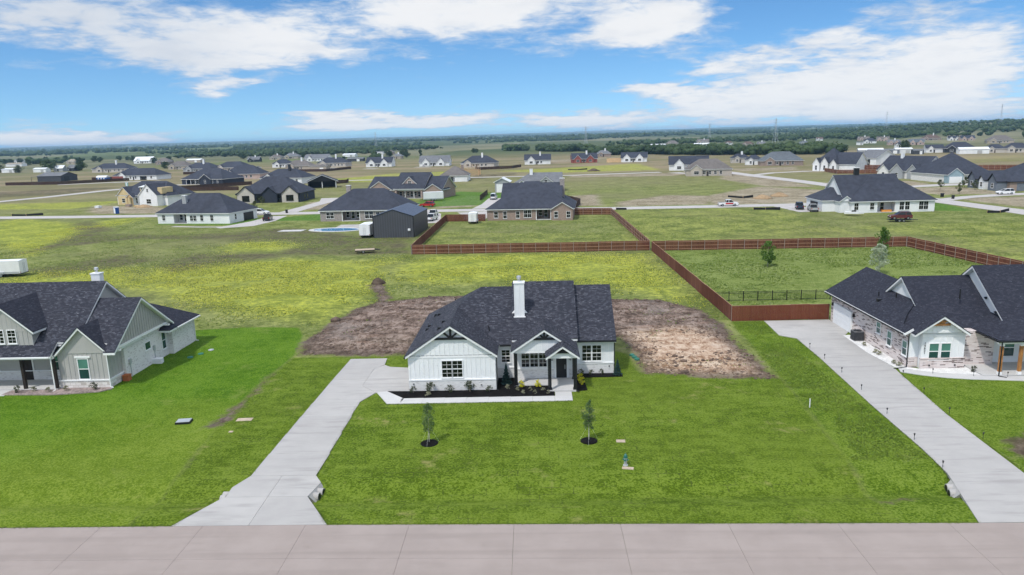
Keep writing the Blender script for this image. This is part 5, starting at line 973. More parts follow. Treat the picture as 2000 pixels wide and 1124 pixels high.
for (fx_, fy_, fw, lab, ty, wl_, rf) in FAR:
    rz = ROT[ty]+rg.uniform(-7, 7) if fx_ < 150 else rg.uniform(-30, -5); D = min(max(fw*.6, 7), 14); c_, s_ = math.cos(R(rz)), math.sin(R(rz)); ox = fx_-fw/2*c_; oy = fy_-fw/2*s_
    wm_ = 'wall_'+wl_; rm = 'roof_'+rf
    if ty == 'S':
        h = House('shed', lab, (ox, oy), R(rz), cat='shed', group='far sheds and barns'); e_ = rg.uniform(2.6, 3.6); h.box('wall', wm_, 0, fw, 0, D*.8, 0, e_); h.roof(-.3, fw+.3, -.3, D*.8+.3, e_, .3, 'x', 'gg', mat=rm, gw=wm_, th=.12); h.box('shed_door', 'white_trim' if wl_ != 'white' else 'gray_trim', fw*.6, fw*.6+min(3, fw*.25), -.08, 0, 0, 2.4)
        continue
    h = House('house', lab, (ox, oy), R(rz), group='far houses'); e_ = rg.uniform(2.9, 3.3); h.box('wall', wm_, 0, fw, 0, D, 0, e_)
    h.roof(-.5, fw+.5, -.5, D+.5, e_+.03, .68 if fw < 25 else .6, 'x', 'hh' if ty == 'H' else 'gg', mat=rm, gw=wm_, oe=.5, og=.4)
    ng = {'H': (.22,) if fw > 18 else (.3,), 'G': (.25,), 'G2': (.22, .72)}[ty]
    for g in ng:
        gw_ = min(5.5, fw*.28); cx = fw*g; h.box('wall', wm_, cx-gw_/2, cx+gw_/2, -.9, .2, 0, e_+.02); h.roof(cx-gw_/2-.3, cx+gw_/2+.3, -1.2, D*.5, e_+.05, 1.05 if ty != 'H' else .75, 'y', 'gn', mat=rm, gw=wm_, oe=.3, og=.3); h.window(cx, -.9, .9, gw_*.4, 1.5, cols=2, rows=1)
    for k in range(int(fw/5)):
        x = fw*.4+k*fw*.12
        if x < fw-1.5 and not any(abs(x-fw*g) < 3.4 for g in ng): h.window(x, 0, .9, 1.2, 1.5, cols=2, rows=1)
    h.box('door', 'dark_wood', fw*.47-.5, fw*.47+.5, -.07, 0, 0, 2.2)
    if 'chimney' in lab or rg.random() < .3: h.chimney(fw*.6-.6, fw*.6+.6, D*.35, D*.35+.9, e_, e_+D*.42+1.2, 'white_siding' if 'dark chimney' not in lab else 'wall_dark', cap=False)
    if 'garage' in lab: h.box('garage_door', 'black_trim' if 'double' in lab or 'dark' in lab else 'white_trim', fw*.62, fw*.62+5, -.08, 0, 0, 2.3)
    if 'red brick end' in lab: h.box('wall', 'wall_red', -.06, fw*.25, -1.0, -.9, 0, 2.6)

# ------------------------------------------------------------------ plants
def leaves(rs, C, size, n_up=.3):
    """one small quad per point, randomly turned"""
    n = len(C); a = rs.normal(size=(n, 3)); a[:, 2] *= .6; a /= np.linalg.norm(a, axis=1)[:, None]; b = rs.normal(size=(n, 3)); b -= (a*b).sum(1)[:, None]*a; b /= np.linalg.norm(b, axis=1)[:, None]
    s_ = size*rs.uniform(.6, 1.3, n)[:, None]; V = np.stack([C-a*s_, C-b*s_*.55, C+a*s_, C+b*s_*.55], 1).reshape(-1, 3)
    return V, np.arange(4*n).reshape(-1, 4)
def crown_pts(rs, n, lobes, z0, z1, r, power=.8, squash=1.):
    """points clustered on lobes inside a tapering envelope"""
    lz = rs.uniform(0, 1, lobes); env = np.sin(np.clip(lz*.86+.12, 0, 1)*math.pi)**power; ang = rs.uniform(0, 6.283, lobes); rad = env*r*np.sqrt(rs.uniform(.05, 1, lobes))
    L = np.stack([np.cos(ang)*rad, np.sin(ang)*rad, z0+(z1-z0)*lz], 1); lr = r*.34*(.5+env*.7); k = rs.integers(0, lobes, n); d_ = rs.normal(size=(n, 3)); d_ /= np.linalg.norm(d_, axis=1)[:, None]
    return L[k]+d_*(lr[k]*rs.uniform(.35, 1, n)**.5)[:, None]*np.array([1, 1, squash]), L
def make_tree(name, ht, trunk_h, r, n, leaf, mat, bark='bark', tr=.06, seed=1, lobes=26, power=.8, z1=None):
    rs = np.random.default_rng(seed); e = empty(name)
    C, L = crown_pts(rs, n, lobes, trunk_h, ht*.96, r, power); V, F = leaves(rs, C, leaf)
    m = MB(); m.tube((0, 0, -.1), (0, 0, trunk_h*1.05), tr, tr*.72, 7); m.tube((0, 0, trunk_h), (0, 0, ht*.85), tr*.72, tr*.15, 6)
    for l in L[:10]: m.tube((0, 0, max(trunk_h*.9, l[2]-r*.6)), tuple(l), tr*.3, tr*.08, 5)
    m.build('trunk', bark, e, smooth=True); link('crown', raw('crown', V, F, mat), e); return e
rnd = random.Random(3)
def lab(o, label, cat, group=None): return tag(o, label, cat, group)
# the two saplings on the front lawn, in black mulch rings
s1 = make_tree('oak_sapling', 3.2, .95, .46, 1250, .062, 'leaf_oak', 'bark_pale', .045, 5, 60, .55); s2 = make_tree('oak_sapling', 3.25, 1.0, .43, 1250, .062, 'leaf_oak', 'bark_pale', .045, 8, 60, .55)
for o, x, y, lb in ((s1, -8.0, 49.8, 'slim oak sapling on the lawn in front of the garage gable'), (s2, 3.7, 49.8, 'slim oak sapling on the lawn near the fire hydrant')):
    o.location = (x, y, gz(x, y)); lab(o, lb, 'tree', 'lawn saplings')
    for a in (.4, 2.5, 4.6): MB().tube((math.cos(a)*.05, math.sin(a)*.05, 1.3), (math.cos(a)*.75, math.sin(a)*.75, 0), .0035, n=4).build('guy_wire', 'white_trim', o)
    rs = np.random.default_rng(int(x*7) & 255); m = MB(); prof = [(.66, -.05), (.64, .05), (.5, .1), (.3, .14), (.06, .13)]; m.lathe([(r_*(1+rs.uniform(-.03, .03)), z) for r_, z in prof], 18)
    mr = m.build('mulch_ring', 'mulch', None, (x, y, gz(x, y))); tag(mr, 'black mulch ring under the sapling '+('in front of the garage gable' if x < 0 else 'near the hydrant'), 'mulch', 'mulch rings')
yt = make_tree('yard_tree', 4.3, .85, 1.15, 1900, .13, 'leaf_bright', 'bark_pale', .06, 12, 34, .75); yt.location = (37.9, 117.5, 0); lab(yt, 'young green tree standing alone in the fenced green yard', 'tree', 'yard trees')
y2 = make_tree('yard_tree', 5.0, .9, 1.2, 1900, .13, 'leaf_bright', 'bark_pale', .06, 14, 34, .75); y2.location = (59.7, 125.2, 0); lab(y2, 'young green tree behind the white blossoming one', 'tree', 'yard trees')
y3 = make_tree('blossom_tree', 4.6, .6, 1.25, 2700, .115, 'leaf_white', 'bark_pale', .06, 15, 30, .7); y3.location = (52, 109.6, 0); lab(y3, 'white blossoming tree behind the garage roof', 'tree', 'yard trees')
for k, (x, y, lb) in enumerate(((138, 252, 'sparse street tree on the lawn before the cream house'), (135, 235.4, 'sparse street tree nearest the tipped bins'), (149.5, 258, 'leafy shrub tree at the corner of the slate house'), (146.7, 247, 'low leafy tree by the slate house entry'), (-92.8, 241, 'small tree on the lawn of the black house'), (-97.5, 260, 'small tree beside the black house front'))):
    t_ = make_tree('young_tree', 3.6 if k < 4 else 3., .9, 1., 700, .15, 'leaf_olive', 'bark', .06, 30+k, 20); t_.location = (x, y, 0); lab(t_, lb, 'tree', 'young trees by the far houses')
# shrubs of the planting beds
def make_shrub(name, ht, r, n, leaf, mat, seed, cone=False):
    rs = np.random.default_rng(seed)
    if cone:
        z = rs.uniform(0, 1, n)**1.35; a = rs.uniform(0, 6.283, n); q = r*(1-z)*(.75+.25*np.sin(z*38))*np.sqrt(rs.uniform(.25, 1, n)); C = np.stack([np.cos(a)*q, np.sin(a)*q, .08+z*(ht-.1)], 1)
    else: C, _ = crown_pts(rs, n, 12, ht*.1, ht*.95, r, .5)
    V, F = leaves(rs, C, leaf); e = empty(name); link('foliage', raw('foliage', V, F, mat), e)
    m = MB()
    for k in range(3): m.tube((0, 0, -.02), (rs.normal()*r*.3, rs.normal()*r*.3, ht*.6), .015, .006, 5)
    m.build('stem', 'bark', e); return e
SH = {'s': make_shrub('shrub', .75, .36, 260, .06, 'leaf_shrub', 1), 'g': make_shrub('golden_shrub', .72, .27, 330, .06, 'leaf_gold', 2), 'c': make_shrub('blue_spruce', 1.75, .52, 1500, .075, 'leaf_spruce', 3, True), 'p': make_shrub('low_plant', .3, .17, 110, .05, 'leaf_sage', 4)}
first = set()
def shrub(k, x, y, lb, grp, sc=1.):
    o = SH[k] if k not in first else copy_tree(SH[k], (0, 0, 0), 0); first.add(k); o.location = (x, y, .06); o.rotation_euler = (0, 0, rnd.uniform(0, 6)); o.scale = (sc, sc, sc*rnd.uniform(.9, 1.1)); return lab(o, lb, 'plant', grp)
og_ = ('first', 'second', 'third', 'fourth', 'fifth')
for k, x in enumerate((-10.9, -9.4, -7.7, -5.9, -4.2)): shrub('s', x, 60.5, f'dark shrub under the garage gable, {og_[k]} from the driveway', 'shrubs under the garage gable', (.8, 1.25, .95, 1.25, .8)[k])
shrub('g', -1.3, 61.45, 'golden shrub by the porch post left of the triple window', 'golden shrubs', .95); shrub('g', .1, 61.45, 'golden shrub in front of the triple window, nearer the door', 'golden shrubs', .95); shrub('g', 3.95, 62.0, 'tall golden shrub right of the entry post, its lower clump', 'golden shrubs', 1.1); shrub('g', 3.9, 62.9, 'golden shrub behind the lower clump right of the entry', 'golden shrubs', 1.0)
shrub('c', -2.75, 62.3, 'blue spruce between the garage wing and the porch', 'blue spruces', 1.05); shrub('c', 7.45, 64.4, 'blue spruce at the right corner of the white house', 'blue spruces', .92)
for k, x in enumerate((4.1, 5.05, 6.0)): shrub('s', x, 64.6, f'small bare shrub below the right wing window, {og_[k]} from the entry', 'shrubs under the right wing', .72)
for k, (x, y) in enumerate(((-1.7, 60.6), (-1.2, 59.8), (-.6, 60.6), (-.2, 59.8), (.5, 60.5), (.95, 59.8), (-9.5, 59.6), (-2.6, 61.1))): shrub('p', x, y, ('low sage plant in the mulch, '+('first', 'second', 'third', 'fourth', 'fifth', 'sixth')[k]+' from the spruce towards the walk') if k < 6 else ('lone low plant in the mulch below the garage window' if k == 6 else 'low plant at the foot of the spruce by the porch'), 'low plants in the mulch', 1. if k < 6 else 1.3)
for k, (x, y) in enumerate(((-47.9, 62.4), (-46.5, 62.6), (-44.9, 62.3), (-43.4, 62.6), (-40.9, 62.7))): shrub('s' if k in (0, 4) else 'p', x, y, f'plant in the gravel bed of the grey house, {og_[k]} from the left', 'plants of the grey house bed', .9 if k in (0, 4) else 1.4)
for k, (x, y) in enumerate(((33.4, 72.2), (33.3, 69.6), (33.4, 69.0), (33.5, 66.2), (33.6, 65.5), (39.3, 63.6))): shrub('p' if k < 5 else 's', x, y, ('small plant in the white gravel along the brick wall, '+og_[k]+' from the garage') if k < 5 else 'dark shrub in white gravel by the porch corner', 'plants in the white gravel', 1.3 if k < 5 else .8)
def bed(name, P_, mat, z=.07, kind='stuff'):
    o = MB().prism([(x, y, -.1) for x, y in P_], (0, 0, z+.1)).build(name, mat); o['kind'] = kind; return o
bed('mulch', [(-13.3, 61.02), (-11.52, 59.22), (1.5, 59.28), (1.5, 60.22), (1.03, 60.26), (1.03, 61.78), (-1.92, 61.78), (-1.92, 64.1), (-3.56, 64.1), (-3.56, 60.93), (-11.32, 60.93)], 'mulch')
bed('mulch', [(3.42, 60.35), (4.4, 60.55), (4.25, 63.9), (7.9, 64.0), (7.9, 64.95), (3.7, 64.97), (3.68, 63.65), (3.42, 63.62)], 'mulch'); bed('gravel', [(-49, 61.8), (-48.85, 62.98), (-44.45, 62.98), (-44.5, 63.4), (-39.7, 63.4), (-39.3, 63.0), (-40.1, 62.2), (-43.8, 61.6)], 'gravel_brown')
bed('gravel', [(32.9, 76.2), (32.65, 70), (33.1, 65.3), (34.6, 64.15), (36.3, 63.35), (38.2, 62.85), (39.38, 62.65), (39.38, 65.9), (39.1, 65.9), (39.1, 64.66), (35.05, 64.66), (34.15, 65.2), (34.15, 76.2)], 'gravel_white')
# stones on the gravel beds
def stones(name, P_, n, size, mat, z, seed):
    rs = np.random.default_rng(seed); P2 = np.array(P_); lo, hi = P2.min(0), P2.max(0); xy = rs.uniform(lo, hi, (n*3, 2)); xy = xy[sdist(xy[:, 0], xy[:, 1], P_) > size][:n]; k = len(xy)
    base = np.array([(1, 0, 0), (-.5, .87, 0), (-.5, -.87, 0), (0, 0, .8)]); s_ = size*rs.uniform(.5, 1.4, k); an = rs.uniform(0, 6.28, k); V = np.repeat(base[None], k, 0)*s_[:, None, None]
    c, s2_ = np.cos(an)[:, None], np.sin(an)[:, None]; x = V[:, :, 0]*c-V[:, :, 1]*s2_; y = V[:, :, 0]*s2_+V[:, :, 1]*c; V = np.stack([x+xy[:, :1], y+xy[:, 1:], V[:, :, 2]+z], 2).reshape(-1, 3)
    i = (np.arange(k)*4)[:, None, None]; F = (i+np.array([(0, 1, 3), (1, 2, 3), (2, 0, 3)])[None]).reshape(-1, 3); o = link(name, raw(name, V, F, mat)); o['kind'] = 'stuff'
stones('gravel', [(32.9, 76.2), (32.7, 70), (33.1, 65.3), (36.3, 63.4), (39.3, 62.7), (39.3, 64.6), (35.1, 64.6), (34.1, 65.2), (34.1, 76.2)], 2600, .05, 'gravel_white', .06, 3); stones('gravel', [(-49, 61.8), (-48.8, 62.9), (-44.5, 62.9), (-39.8, 63.3), (-40.1, 62.3), (-43.8, 61.7)], 900, .06, 'gravel_brown', .06, 4); stones('mulch', [(-13.1, 61.0), (-11.5, 59.25), (1.45, 59.3), (1, 61.7), (-1.95, 61.7), (-3.5, 64), (-3.6, 60.9)], 2500, .045, 'mulch', .06, 5)

# ------------------------------------------------------------------ small things on the lots
def lathe_thing(name, label, cat, loc, group=None): return empty(name, loc, label=label, cat=cat, group=group)
x, y = 5.85, 45.75; hz_ = gz(x, y); hy = empty('fire_hydrant', (x, y, hz_), R(-20), label='silver fire hydrant with green cap on the front lawn', cat='hydrant')
MB().lathe([(.17, 0), (.17, .05), (.11, .06), (.105, .5), (.13, .51), (.13, .56)], 14).build('barrel', 'hydrant_silver', hy, smooth=False); MB().lathe([(.14, .56), (.145, .62), (.12, .68), (.1, .76), (.05, .82), (.03, .83), (.03, .89), (.0, .9)], 14).build('bonnet', 'hydrant_green', hy)
for a in (0, math.pi, -math.pi/2): MB().tube((math.cos(a)*.08, math.sin(a)*.08, .42), (math.cos(a)*.2, math.sin(a)*.2, .42), .065, .06, 10).build('outlet', 'hydrant_green', hy)
def cover(label, x, y, wx, wy, z, mat, rz=0, rim=None):
    e = empty('utility_cover', (x, y, gz(x, y)), R(rz), label=label, cat='utility cover', group='utility covers in the lawn'); MB().box(-wx/2, wx/2, -wy/2, wy/2, -.1, z).build('lid', mat, e)
    if rim: MB().box(-wx/2-.05, wx/2+.05, -wy/2-.05, wy/2+.05, -.12, z-.035).build('frame', rim, e)
cover('grey raised utility box on the left lawn', -28.6, 54.6, 1.05, .75, .2, 'tin_steel', 8, 'black_trim'); cover('pale flat slab in the sod left of the driveway', -23.8, 55.0, 1.25, .6, .03, 'pale_stone', 3); cover('small white valve lid below the pale slab', -23.9, 52.5, .3, .25, .04, 'pale_stone'); cover('tan slab in the lawn right of the sapling', 6.0, 49.7, .65, .45, .03, 'pale_stone', -4); cover('tan broken slab at the foot of the hydrant', 5.95, 45.3, .75, .35, .03, 'pale_stone', -12)
for k, (x, y) in enumerate(((9.6, 70.4), (9.75, 69.7), (9.9, 69.0))):
    o = MB().lathe([(.26, -.05), (.26, .1), (.2, .16), (.05, .18)], 14).build('septic_lid', 'plastic_green', None, (x, y, .03)); tag(o, f'green septic lid on the bare soil, {og_[k]} from the house corner backwards'.replace('first', 'farthest').replace('second', 'middle').replace('third', 'nearest'), 'lid', 'green septic lids')
for k, (x, y) in enumerate(((-35.4, 75.2), (-35.9, 73.8), (-36.5, 72.6))):
    o = MB().lathe([(.3, -.05), (.3, .05), (.22, .09), (.05, .1)], 14).build('septic_lid', 'plastic_green' if k else 'tin_steel', None, (x, y, .02)); tag(o, ('grey', 'farther green', 'nearer green')[k]+' septic lid in the grass beside the grey house', 'lid', 'septic lids by the grey house')
st_ = MB().box(-.03, .03, -.03, .03, -.1, .75).build('survey_stake', 'white_trim', None, (21.8, 55.7, 0)); tag(st_, 'white survey stake in the grass left of the right driveway', 'stake')
cv = MB().prism([(-.5, -.4, 0), (.5, -.4, 0), (.35, .3, .0), (-.35, .3, 0)], (0, 0, .5)).build('vent_cover', 'white_trim', None, (-39.0, 71.0, 0)); tag(cv, 'white crawl vent cover on the grass against the brick side wall', 'vent')
pt = empty('flower_pot', (-39.3, 65.5, 0), label='terracotta coloured box at the corner of the grey house', cat='pot'); MB().prism([(-.28, -.28, 0), (.28, -.28, 0), (.28, .28, 0), (-.28, .28, 0)], (0, 0, .55)).build('pot', 'terracotta', pt); MB().box(-.31, .31, -.31, .31, .5, .58).build('rim', 'terracotta', pt)
ac = empty('air_conditioner', (33.55, 74.3, .06), label='grey air conditioner on white gravel by the garage', cat='air conditioner'); MB().box(-.48, .48, -.48, .48, 0, 1.02).build('casing', 'ac_gray', ac); m = MB()
for k in range(11):
    z = .1+k*.08; m.box(-.5, .5, -.5, -.48, z, z+.035); m.box(-.5, -.48, -.5, .5, z, z+.035); m.box(.48, .5, -.5, .5, z, z+.035)
m.build('louvre', 'black_trim', ac); MB().lathe([(.42, 1.02), (.4, 1.05), (.1, 1.07), (.1, 1.1), (.0, 1.11)], 16).build('fan_grille', 'black_trim', ac)
LI = [(27.8, 71.9), (27.8, 68.1), (27.75, 64), (27.5, 59.4), (27.1, 54), (26.7, 49.1), (26.3, 44.7), (32.7, 62.9), (32.2, 58.4), (31.8, 53.9), (31.5, 49.1), (35.5, 63.25), (38.6, 62.4), (41.3, 62.0)]
li0 = None
for k, (x, y) in enumerate(LI):
    if li0 is None:
        li0 = o = empty('path_light'); MB().tube((0, 0, -.05), (0, 0, .4), .016, n=6).build('stake', 'black_trim', o); MB().lathe([(.035, .38), (.05, .46), (.075, .5), (.03, .55)], 10).build('lamp_head', 'black_trim', o)
    else: o = copy_tree(li0, (0, 0, 0), 0)
    o.location = (x, y, .0); wh = ('left edge of the right driveway, number %s from the garage' % ('one', 'two', 'three', 'four', 'five', 'six', 'seven')[k]) if k < 7 else ('right edge of the right driveway, number %s from the house' % ('one', 'two', 'three', 'four')[k-7]) if k < 11 else ('curved walk of the brick house, %s from the driveway' % ('first', 'second', 'third')[k-11])
    tag(o, 'black path light on the '+wh, 'path light', 'path lights')
# culvert headwalls
def culvert(label, A, B, out, dz=-.62, rz=0, run=.5):
    ax, ay = A; bx, by = B; e = empty('culvert', (ax, ay, 0), label=label, cat='culvert', group='driveway culverts'); Z0 = .04; d_ = Vector((bx-ax, by-ay)); L = d_.length; u = d_/L
    P_ = lambda s, o_, z: (u.x*s+out[0]*o_, u.y*s+out[1]*o_, z)
    MB().poly([P_(0, 0, Z0), P_(L, 0, Z0), P_(L*.9, run, dz), P_(L*.1, run, dz)]).poly([P_(0, 0, Z0), P_(L*.1, run, dz), P_(L*.1, -.3, dz), P_(0, -.3, Z0)]).poly([P_(L, 0, Z0), P_(L, -.3, Z0), P_(L*.9, -.3, dz), P_(L*.9, run, dz)]).build('headwall', 'drive_concrete', e)
    for s in (.33, .67):
        c = P_(L*s, run*.45, dz*.52); m = MB(); q = Vector((out[0], out[1], 0)); m.tube(Vector(c)-q*.3, Vector(c)+q*.22, .27, n=16).build('pipe', 'drive_concrete', e); MB().tube(Vector(c)-q*.3, Vector(c)+q*.235, .215, n=16).build('pipe_bore', 'black_trim', e)
culvert('concrete culvert end with two pipes at the right of the left driveway', (-14.33, 43.75), (-14.63, 41.95), (1, -.1)); culvert('concrete culvert end with two pipes at the left of the right driveway', (26.05, 43.2), (25.45, 41.2), (-1, .15)); culvert('concrete culvert end at the left of the left driveway', (-19.98, 43.2), (-19.95, 41.9), (-1, 0))

# ------------------------------------------------------------------ vehicles and trailers
def wheels(e, L, wd, xs, r=.36, rimm='rim'):
    for x in xs:
        for s in (-1, 1):
            o = MB().tube((0, -.11, 0), (0, .11, 0), r, n=16).build('wheel', 'rubber', e, (x, s*(wd/2-.1), r)); MB().tube((0, -.118, 0), (0, .118, 0), r*.62, n=12).build('rim', rimm, o)
def car(kind, label, x, y, rz, paint, group='parked vehicles', paint2=None):
    cat = {'pickup': 'pickup truck', 'suv': 'car', 'van': 'van'}[kind]; e = empty('parked_'+{'pickup': 'pickup', 'suv': 'car', 'van': 'van'}[kind], (x, y, .05), R(rz), label=label, cat=cat, group=group); wd = 1.95
    if kind == 'suv': B = [(-2.35, .35), (-2.4, .95), (-2.3, 1.05), (1.1, 1.08), (2.15, .92), (2.38, .75), (2.38, .35)]; cab = [(-2.2, 1.04), (-1.95, 1.68), (-1.6, 1.74), (.1, 1.74), (1.15, 1.06)]; ws = (-1.45, 1.5)
    elif kind == 'pickup': B = [(-2.85, .5), (-2.88, 1.12), (-.75, 1.14), (1.35, 1.16), (2.55, 1.08), (2.75, .85), (2.75, .45)]; cab = [(-.85, 1.1), (-.72, 1.78), (-.4, 1.85), (.75, 1.85), (1.55, 1.14)]; ws = (-1.75, 1.75)
    else: B = [(-2.5, .4), (-2.55, 1.1), (1.5, 1.12), (2.4, .95), (2.55, .7), (2.55, .4)]; cab = [(-2.5, 1.08), (-2.42, 2.05), (-2.2, 2.15), (.9, 2.15), (1.7, 1.1)]; ws = (-1.6, 1.6)
    wheels(e, 4.8, wd, ws, .38 if kind == 'pickup' else .35)
    m = MB(); n = len(B); lo = m.pts([(a, -wd/2, z) for a, z in B]); hi = m.pts([(a, wd/2, z) for a, z in B]); m.f.append(tuple(range(lo, lo+n))); m.f.append(tuple(range(hi+n-1, hi-1, -1)))
    for k in range(n): j = (k+1) % n; m.f.append((lo+j, lo+k, hi+k, hi+j))
    me_ = m.mesh('body', 'paint_'+paint); link('body', me_, e)
    m = MB(); n = len(cab); tw = lambda z: wd/2-.03-(z-cab[0][1])*.24; lo = m.pts([(a, -tw(z), z) for a, z in cab]); hi = m.pts([(a, tw(z), z) for a, z in cab]); m.f.append(tuple(range(lo, lo+n))); m.f.append(tuple(range(hi+n-1, hi-1, -1)))
    for k in range(n-1): m.f.append((lo+k+1, lo+k, hi+k, hi+k+1))
    g = m.build('windows', 'car_glass', e)
    zt = max(z for _, z in cab); tx = [a for a, z in cab if z > zt-.12]; q = tw(zt)+.02
    MB().box(min(tx)-.05, max(tx)+.05, -q, q, zt-.03, zt+.03).build('roof_panel', 'paint_'+paint, e)
    for a, z in ((cab[1], 0), (cab[-2], 0), (((cab[1][0]+cab[-2][0])/2, zt), 1)):
        for s in (-1, 1):
            b0 = (a[0] if not z else a[0], s*(tw(zt)+.012), zt-.02); bx = {0: cab[0][0] if a == cab[1] else cab[-1][0], 1: a[0]}[z]; MB().beam(b0, (bx, s*(tw(cab[0][1])+.012), cab[0][1]), .09, .04).build('pillar', 'paint_'+paint, e)
    if kind == 'pickup': MB().box(-2.75, -.95, -wd/2+.1, wd/2-.1, 1.11, 1.15).build('cargo_bed', 'black_trim', e)
    if kind == 'van': MB().box(-2.3, .2, -tw(1.6)-.02, tw(1.6)+.02, 1.12, 1.3).build('side_panel', 'paint_'+paint, e)
    for s in (-1, 1): MB().box(B[-2][0]-.08, B[-2][0]+.02, s*.75-.18, s*.75+.18, .68, .86).build('headlight', 'lamp_clear', e); MB().box(B[1][0]-.02, B[1][0]+.08, s*.8-.1, s*.8+.1, .75, 1.02).build('taillight', 'lamp_red', e)
    MB().box(B[-1][0]-.05, B[-1][0]+.07, -wd/2+.05, wd/2-.05, .36, .52).build('bumper', 'black_trim', e); MB().box(B[0][0]-.08, B[0][0]+.05, -wd/2+.05, wd/2-.05, .38, .54).build('bumper', 'black_trim', e)
    if paint2: MB().box(-.9, 1.3, -wd/2-.012, wd/2+.012, .6, 1.02).build('door_panel', 'paint_'+paint2, e)
    return e
car('suv', 'white car parked on the street before the black house', -84.9, 224.6, -4, 'white'); car('pickup', 'black pickup on the driveway beside the white brick house', -76.4, 206.8, 100, 'black'); car('pickup', 'red and white pickup driving on the middle street', 57, 214.8, -4, 'white', paint2='red'); car('pickup', 'dark blue pickup beside the white house garage', 73.2, 202.5, 75, 'navy'); car('pickup', 'silver pickup nearest the meadow beside the white house garage', 74.6, 196.4, 80, 'silver')
car('suv', 'black car between the pickups and the white house garage', 79.2, 204.5, -10, 'black', paint2='red'); car('suv', 'white car in front of the grey garage door at right', 145.6, 229.6, 178, 'white'); car('van', 'white van on the driveway behind the tan brick house', -13.9, 258, 85, 'white'); car('suv', 'red car on the muddy lot behind the workshop', -34.4, 236.2, 170, 'red'); car('pickup', 'white pickup behind the charcoal workshop, nearer one', -27.6, 196, 80, 'white'); car('pickup', 'white pickup behind the charcoal workshop, farther one', -28.6, 207, 86, 'white')
car('pickup', 'dark pickup on the far lane beyond the craftsman house', -84, 400, 170, 'silver'); car('suv', 'white car on the far farmhouse drive', -84, 568, 100, 'white'); car('pickup', 'pickup by the white gabled house in the far left cluster', -236, 628, 20, 'silver')
def trailer(label, x, y, rz, L=5, wd=2.3, ht=2.3, group='enclosed trailers'):
    e = empty('enclosed_trailer', (x, y, 0), R(rz), label=label, cat='trailer', group=group); MB().prism([(-L/2, -wd/2, .55), (-L/2, -wd/2, .55+ht*.93), (-L/2+.05, -wd/2+.1, .55+ht), (L/2-.3, -wd/2+.1, .55+ht), (L/2, -wd/2, .55+ht*.8), (L/2, -wd/2, .55)] if 0 else [(-L/2, -wd/2, .55), (L/2, -wd/2, .55), (L/2, wd/2, .55), (-L/2, wd/2, .55)], (0, 0, ht)).build('body', 'paint_white', e)
    for s in (-1, 1): MB().prism([(-1.05, s*(wd/2+.01), .6), (-.95, s*(wd/2+.01), .95), (.8, s*(wd/2+.01), .95), (.9, s*(wd/2+.01), .6)], (0, s*.18, 0)).build('fender', 'tin_steel', e); MB().box(-L/2+.1, L/2-.1, s*(wd/2+.006)-.006, s*(wd/2+.006)+.006, .7, .95).build('kick_panel', 'tin_steel', e)
    MB().box(-L/2-.03, L/2+.03, -wd/2-.03, wd/2+.03, .5, .62).build('frame', 'black_trim', e); MB().prism([(-L/2-.02, -wd/2-.02, .55+ht), (-L/2-.02, 0, .65+ht), (-L/2-.02, wd/2+.02, .55+ht)], (L+.04, 0, 0)).build('roof', 'roof_white', e); MB().beam((L/2, 0, .55), (L/2+1.2, 0, .5), .12, .12).beam((L/2, -.7, .55), (L/2+1.1, 0, .5), .1, .1).build('hitch', 'black_trim', e)
    MB().box(-L/2-.05, -L/2, -wd/2+.12, -.02, .65, .5+ht).build('door', 'white_trim', e); MB().box(-L/2-.05, -L/2, .02, wd/2-.12, .65, .5+ht).build('door', 'white_trim', e)
    for s in (-1, 1): MB().box(-L/2-.09, -L/2-.05, s*.2-.02, s*.2+.02, .7, 2.4).build('door_bar', 'tin_steel', e); MB().box(-L/2-.06, -L/2, s*(wd/2-.14)-.05, s*(wd/2-.14)+.05, .7, .9).build('taillight', 'lamp_red', e)
    wheels(e, L, wd+.34, (-.5, .35) if L > 4.5 else (-.05,), .36, 'rim'); return e
trailer('white enclosed trailer cut by the left edge in the meadow', -94.2, 124.2, 184, 7.5, 2.4, 2.3); trailer('white enclosed trailer parked against the charcoal workshop', -38.4, 166.2, 88, 5.4, 2.5, 2.5); trailer('white enclosed trailer inside the fenced yard of the tan brick house', -15.6, 187.6, 89, 4.2, 2.1, 2.2); trailer('white and teal trailer parked before the craftsman house', -35.5, 259, -166, 7, 2.4, 2.6)
fb = empty('flatbed_trailer', (-33.5, 142, 0), R(12), label='flat wooden trailer left in the dry grass', cat='trailer'); MB().box(-2, 1.8, -1, 1, .55, .68).build('deck', 'pale_stone', fb); MB().beam((1.8, -.6, .6), (2.9, 0, .5), .1, .1).beam((1.8, .6, .6), (2.9, 0, .5), .1, .1).build('hitch', 'black_trim', fb); MB().box(-2, 1.8, -1.04, -1, .45, .62).box(-2, 1.8, 1, 1.04, .45, .62).build('frame', 'black_trim', fb); wheels(fb, 4, 2.1, (-.4,), .32)
ut = empty('utility_trailer', (84.8, 170.2, 0), R(-8), label='low car trailer carrying an old dark car in the right meadow', cat='trailer'); MB().box(-2.6, 2.6, -1.1, 1.1, .45, .58).build('deck', 'black_trim', ut); MB().beam((2.6, 0, .5), (3.8, 0, .45), .1, .1).build('hitch', 'black_trim', ut); wheels(ut, 5, 2.2, (-.5, .4), .33); c_ = car('suv', 'old maroon car standing on the low trailer in the right meadow', 84.7, 170.2, 172, 'maroon'); c_.location.z = .58
bt = empty('boat', (80, 184, 0), R(-30), label='small white boat on the grass before the white house', cat='boat'); MB().prism([(-2, -.8, .5), (-2, .8, .5), (1, .75, .55), (2.4, 0, .6), (1, -.75, .55)], (0, 0, .5)).build('hull', 'paint_white', bt); MB().prism([(-.4, -.55, 1.0), (-.4, .55, 1.0), (.6, .45, 1.0), (.6, -.45, 1.0)], (0, 0, .35)).build('console', 'car_glass', bt)
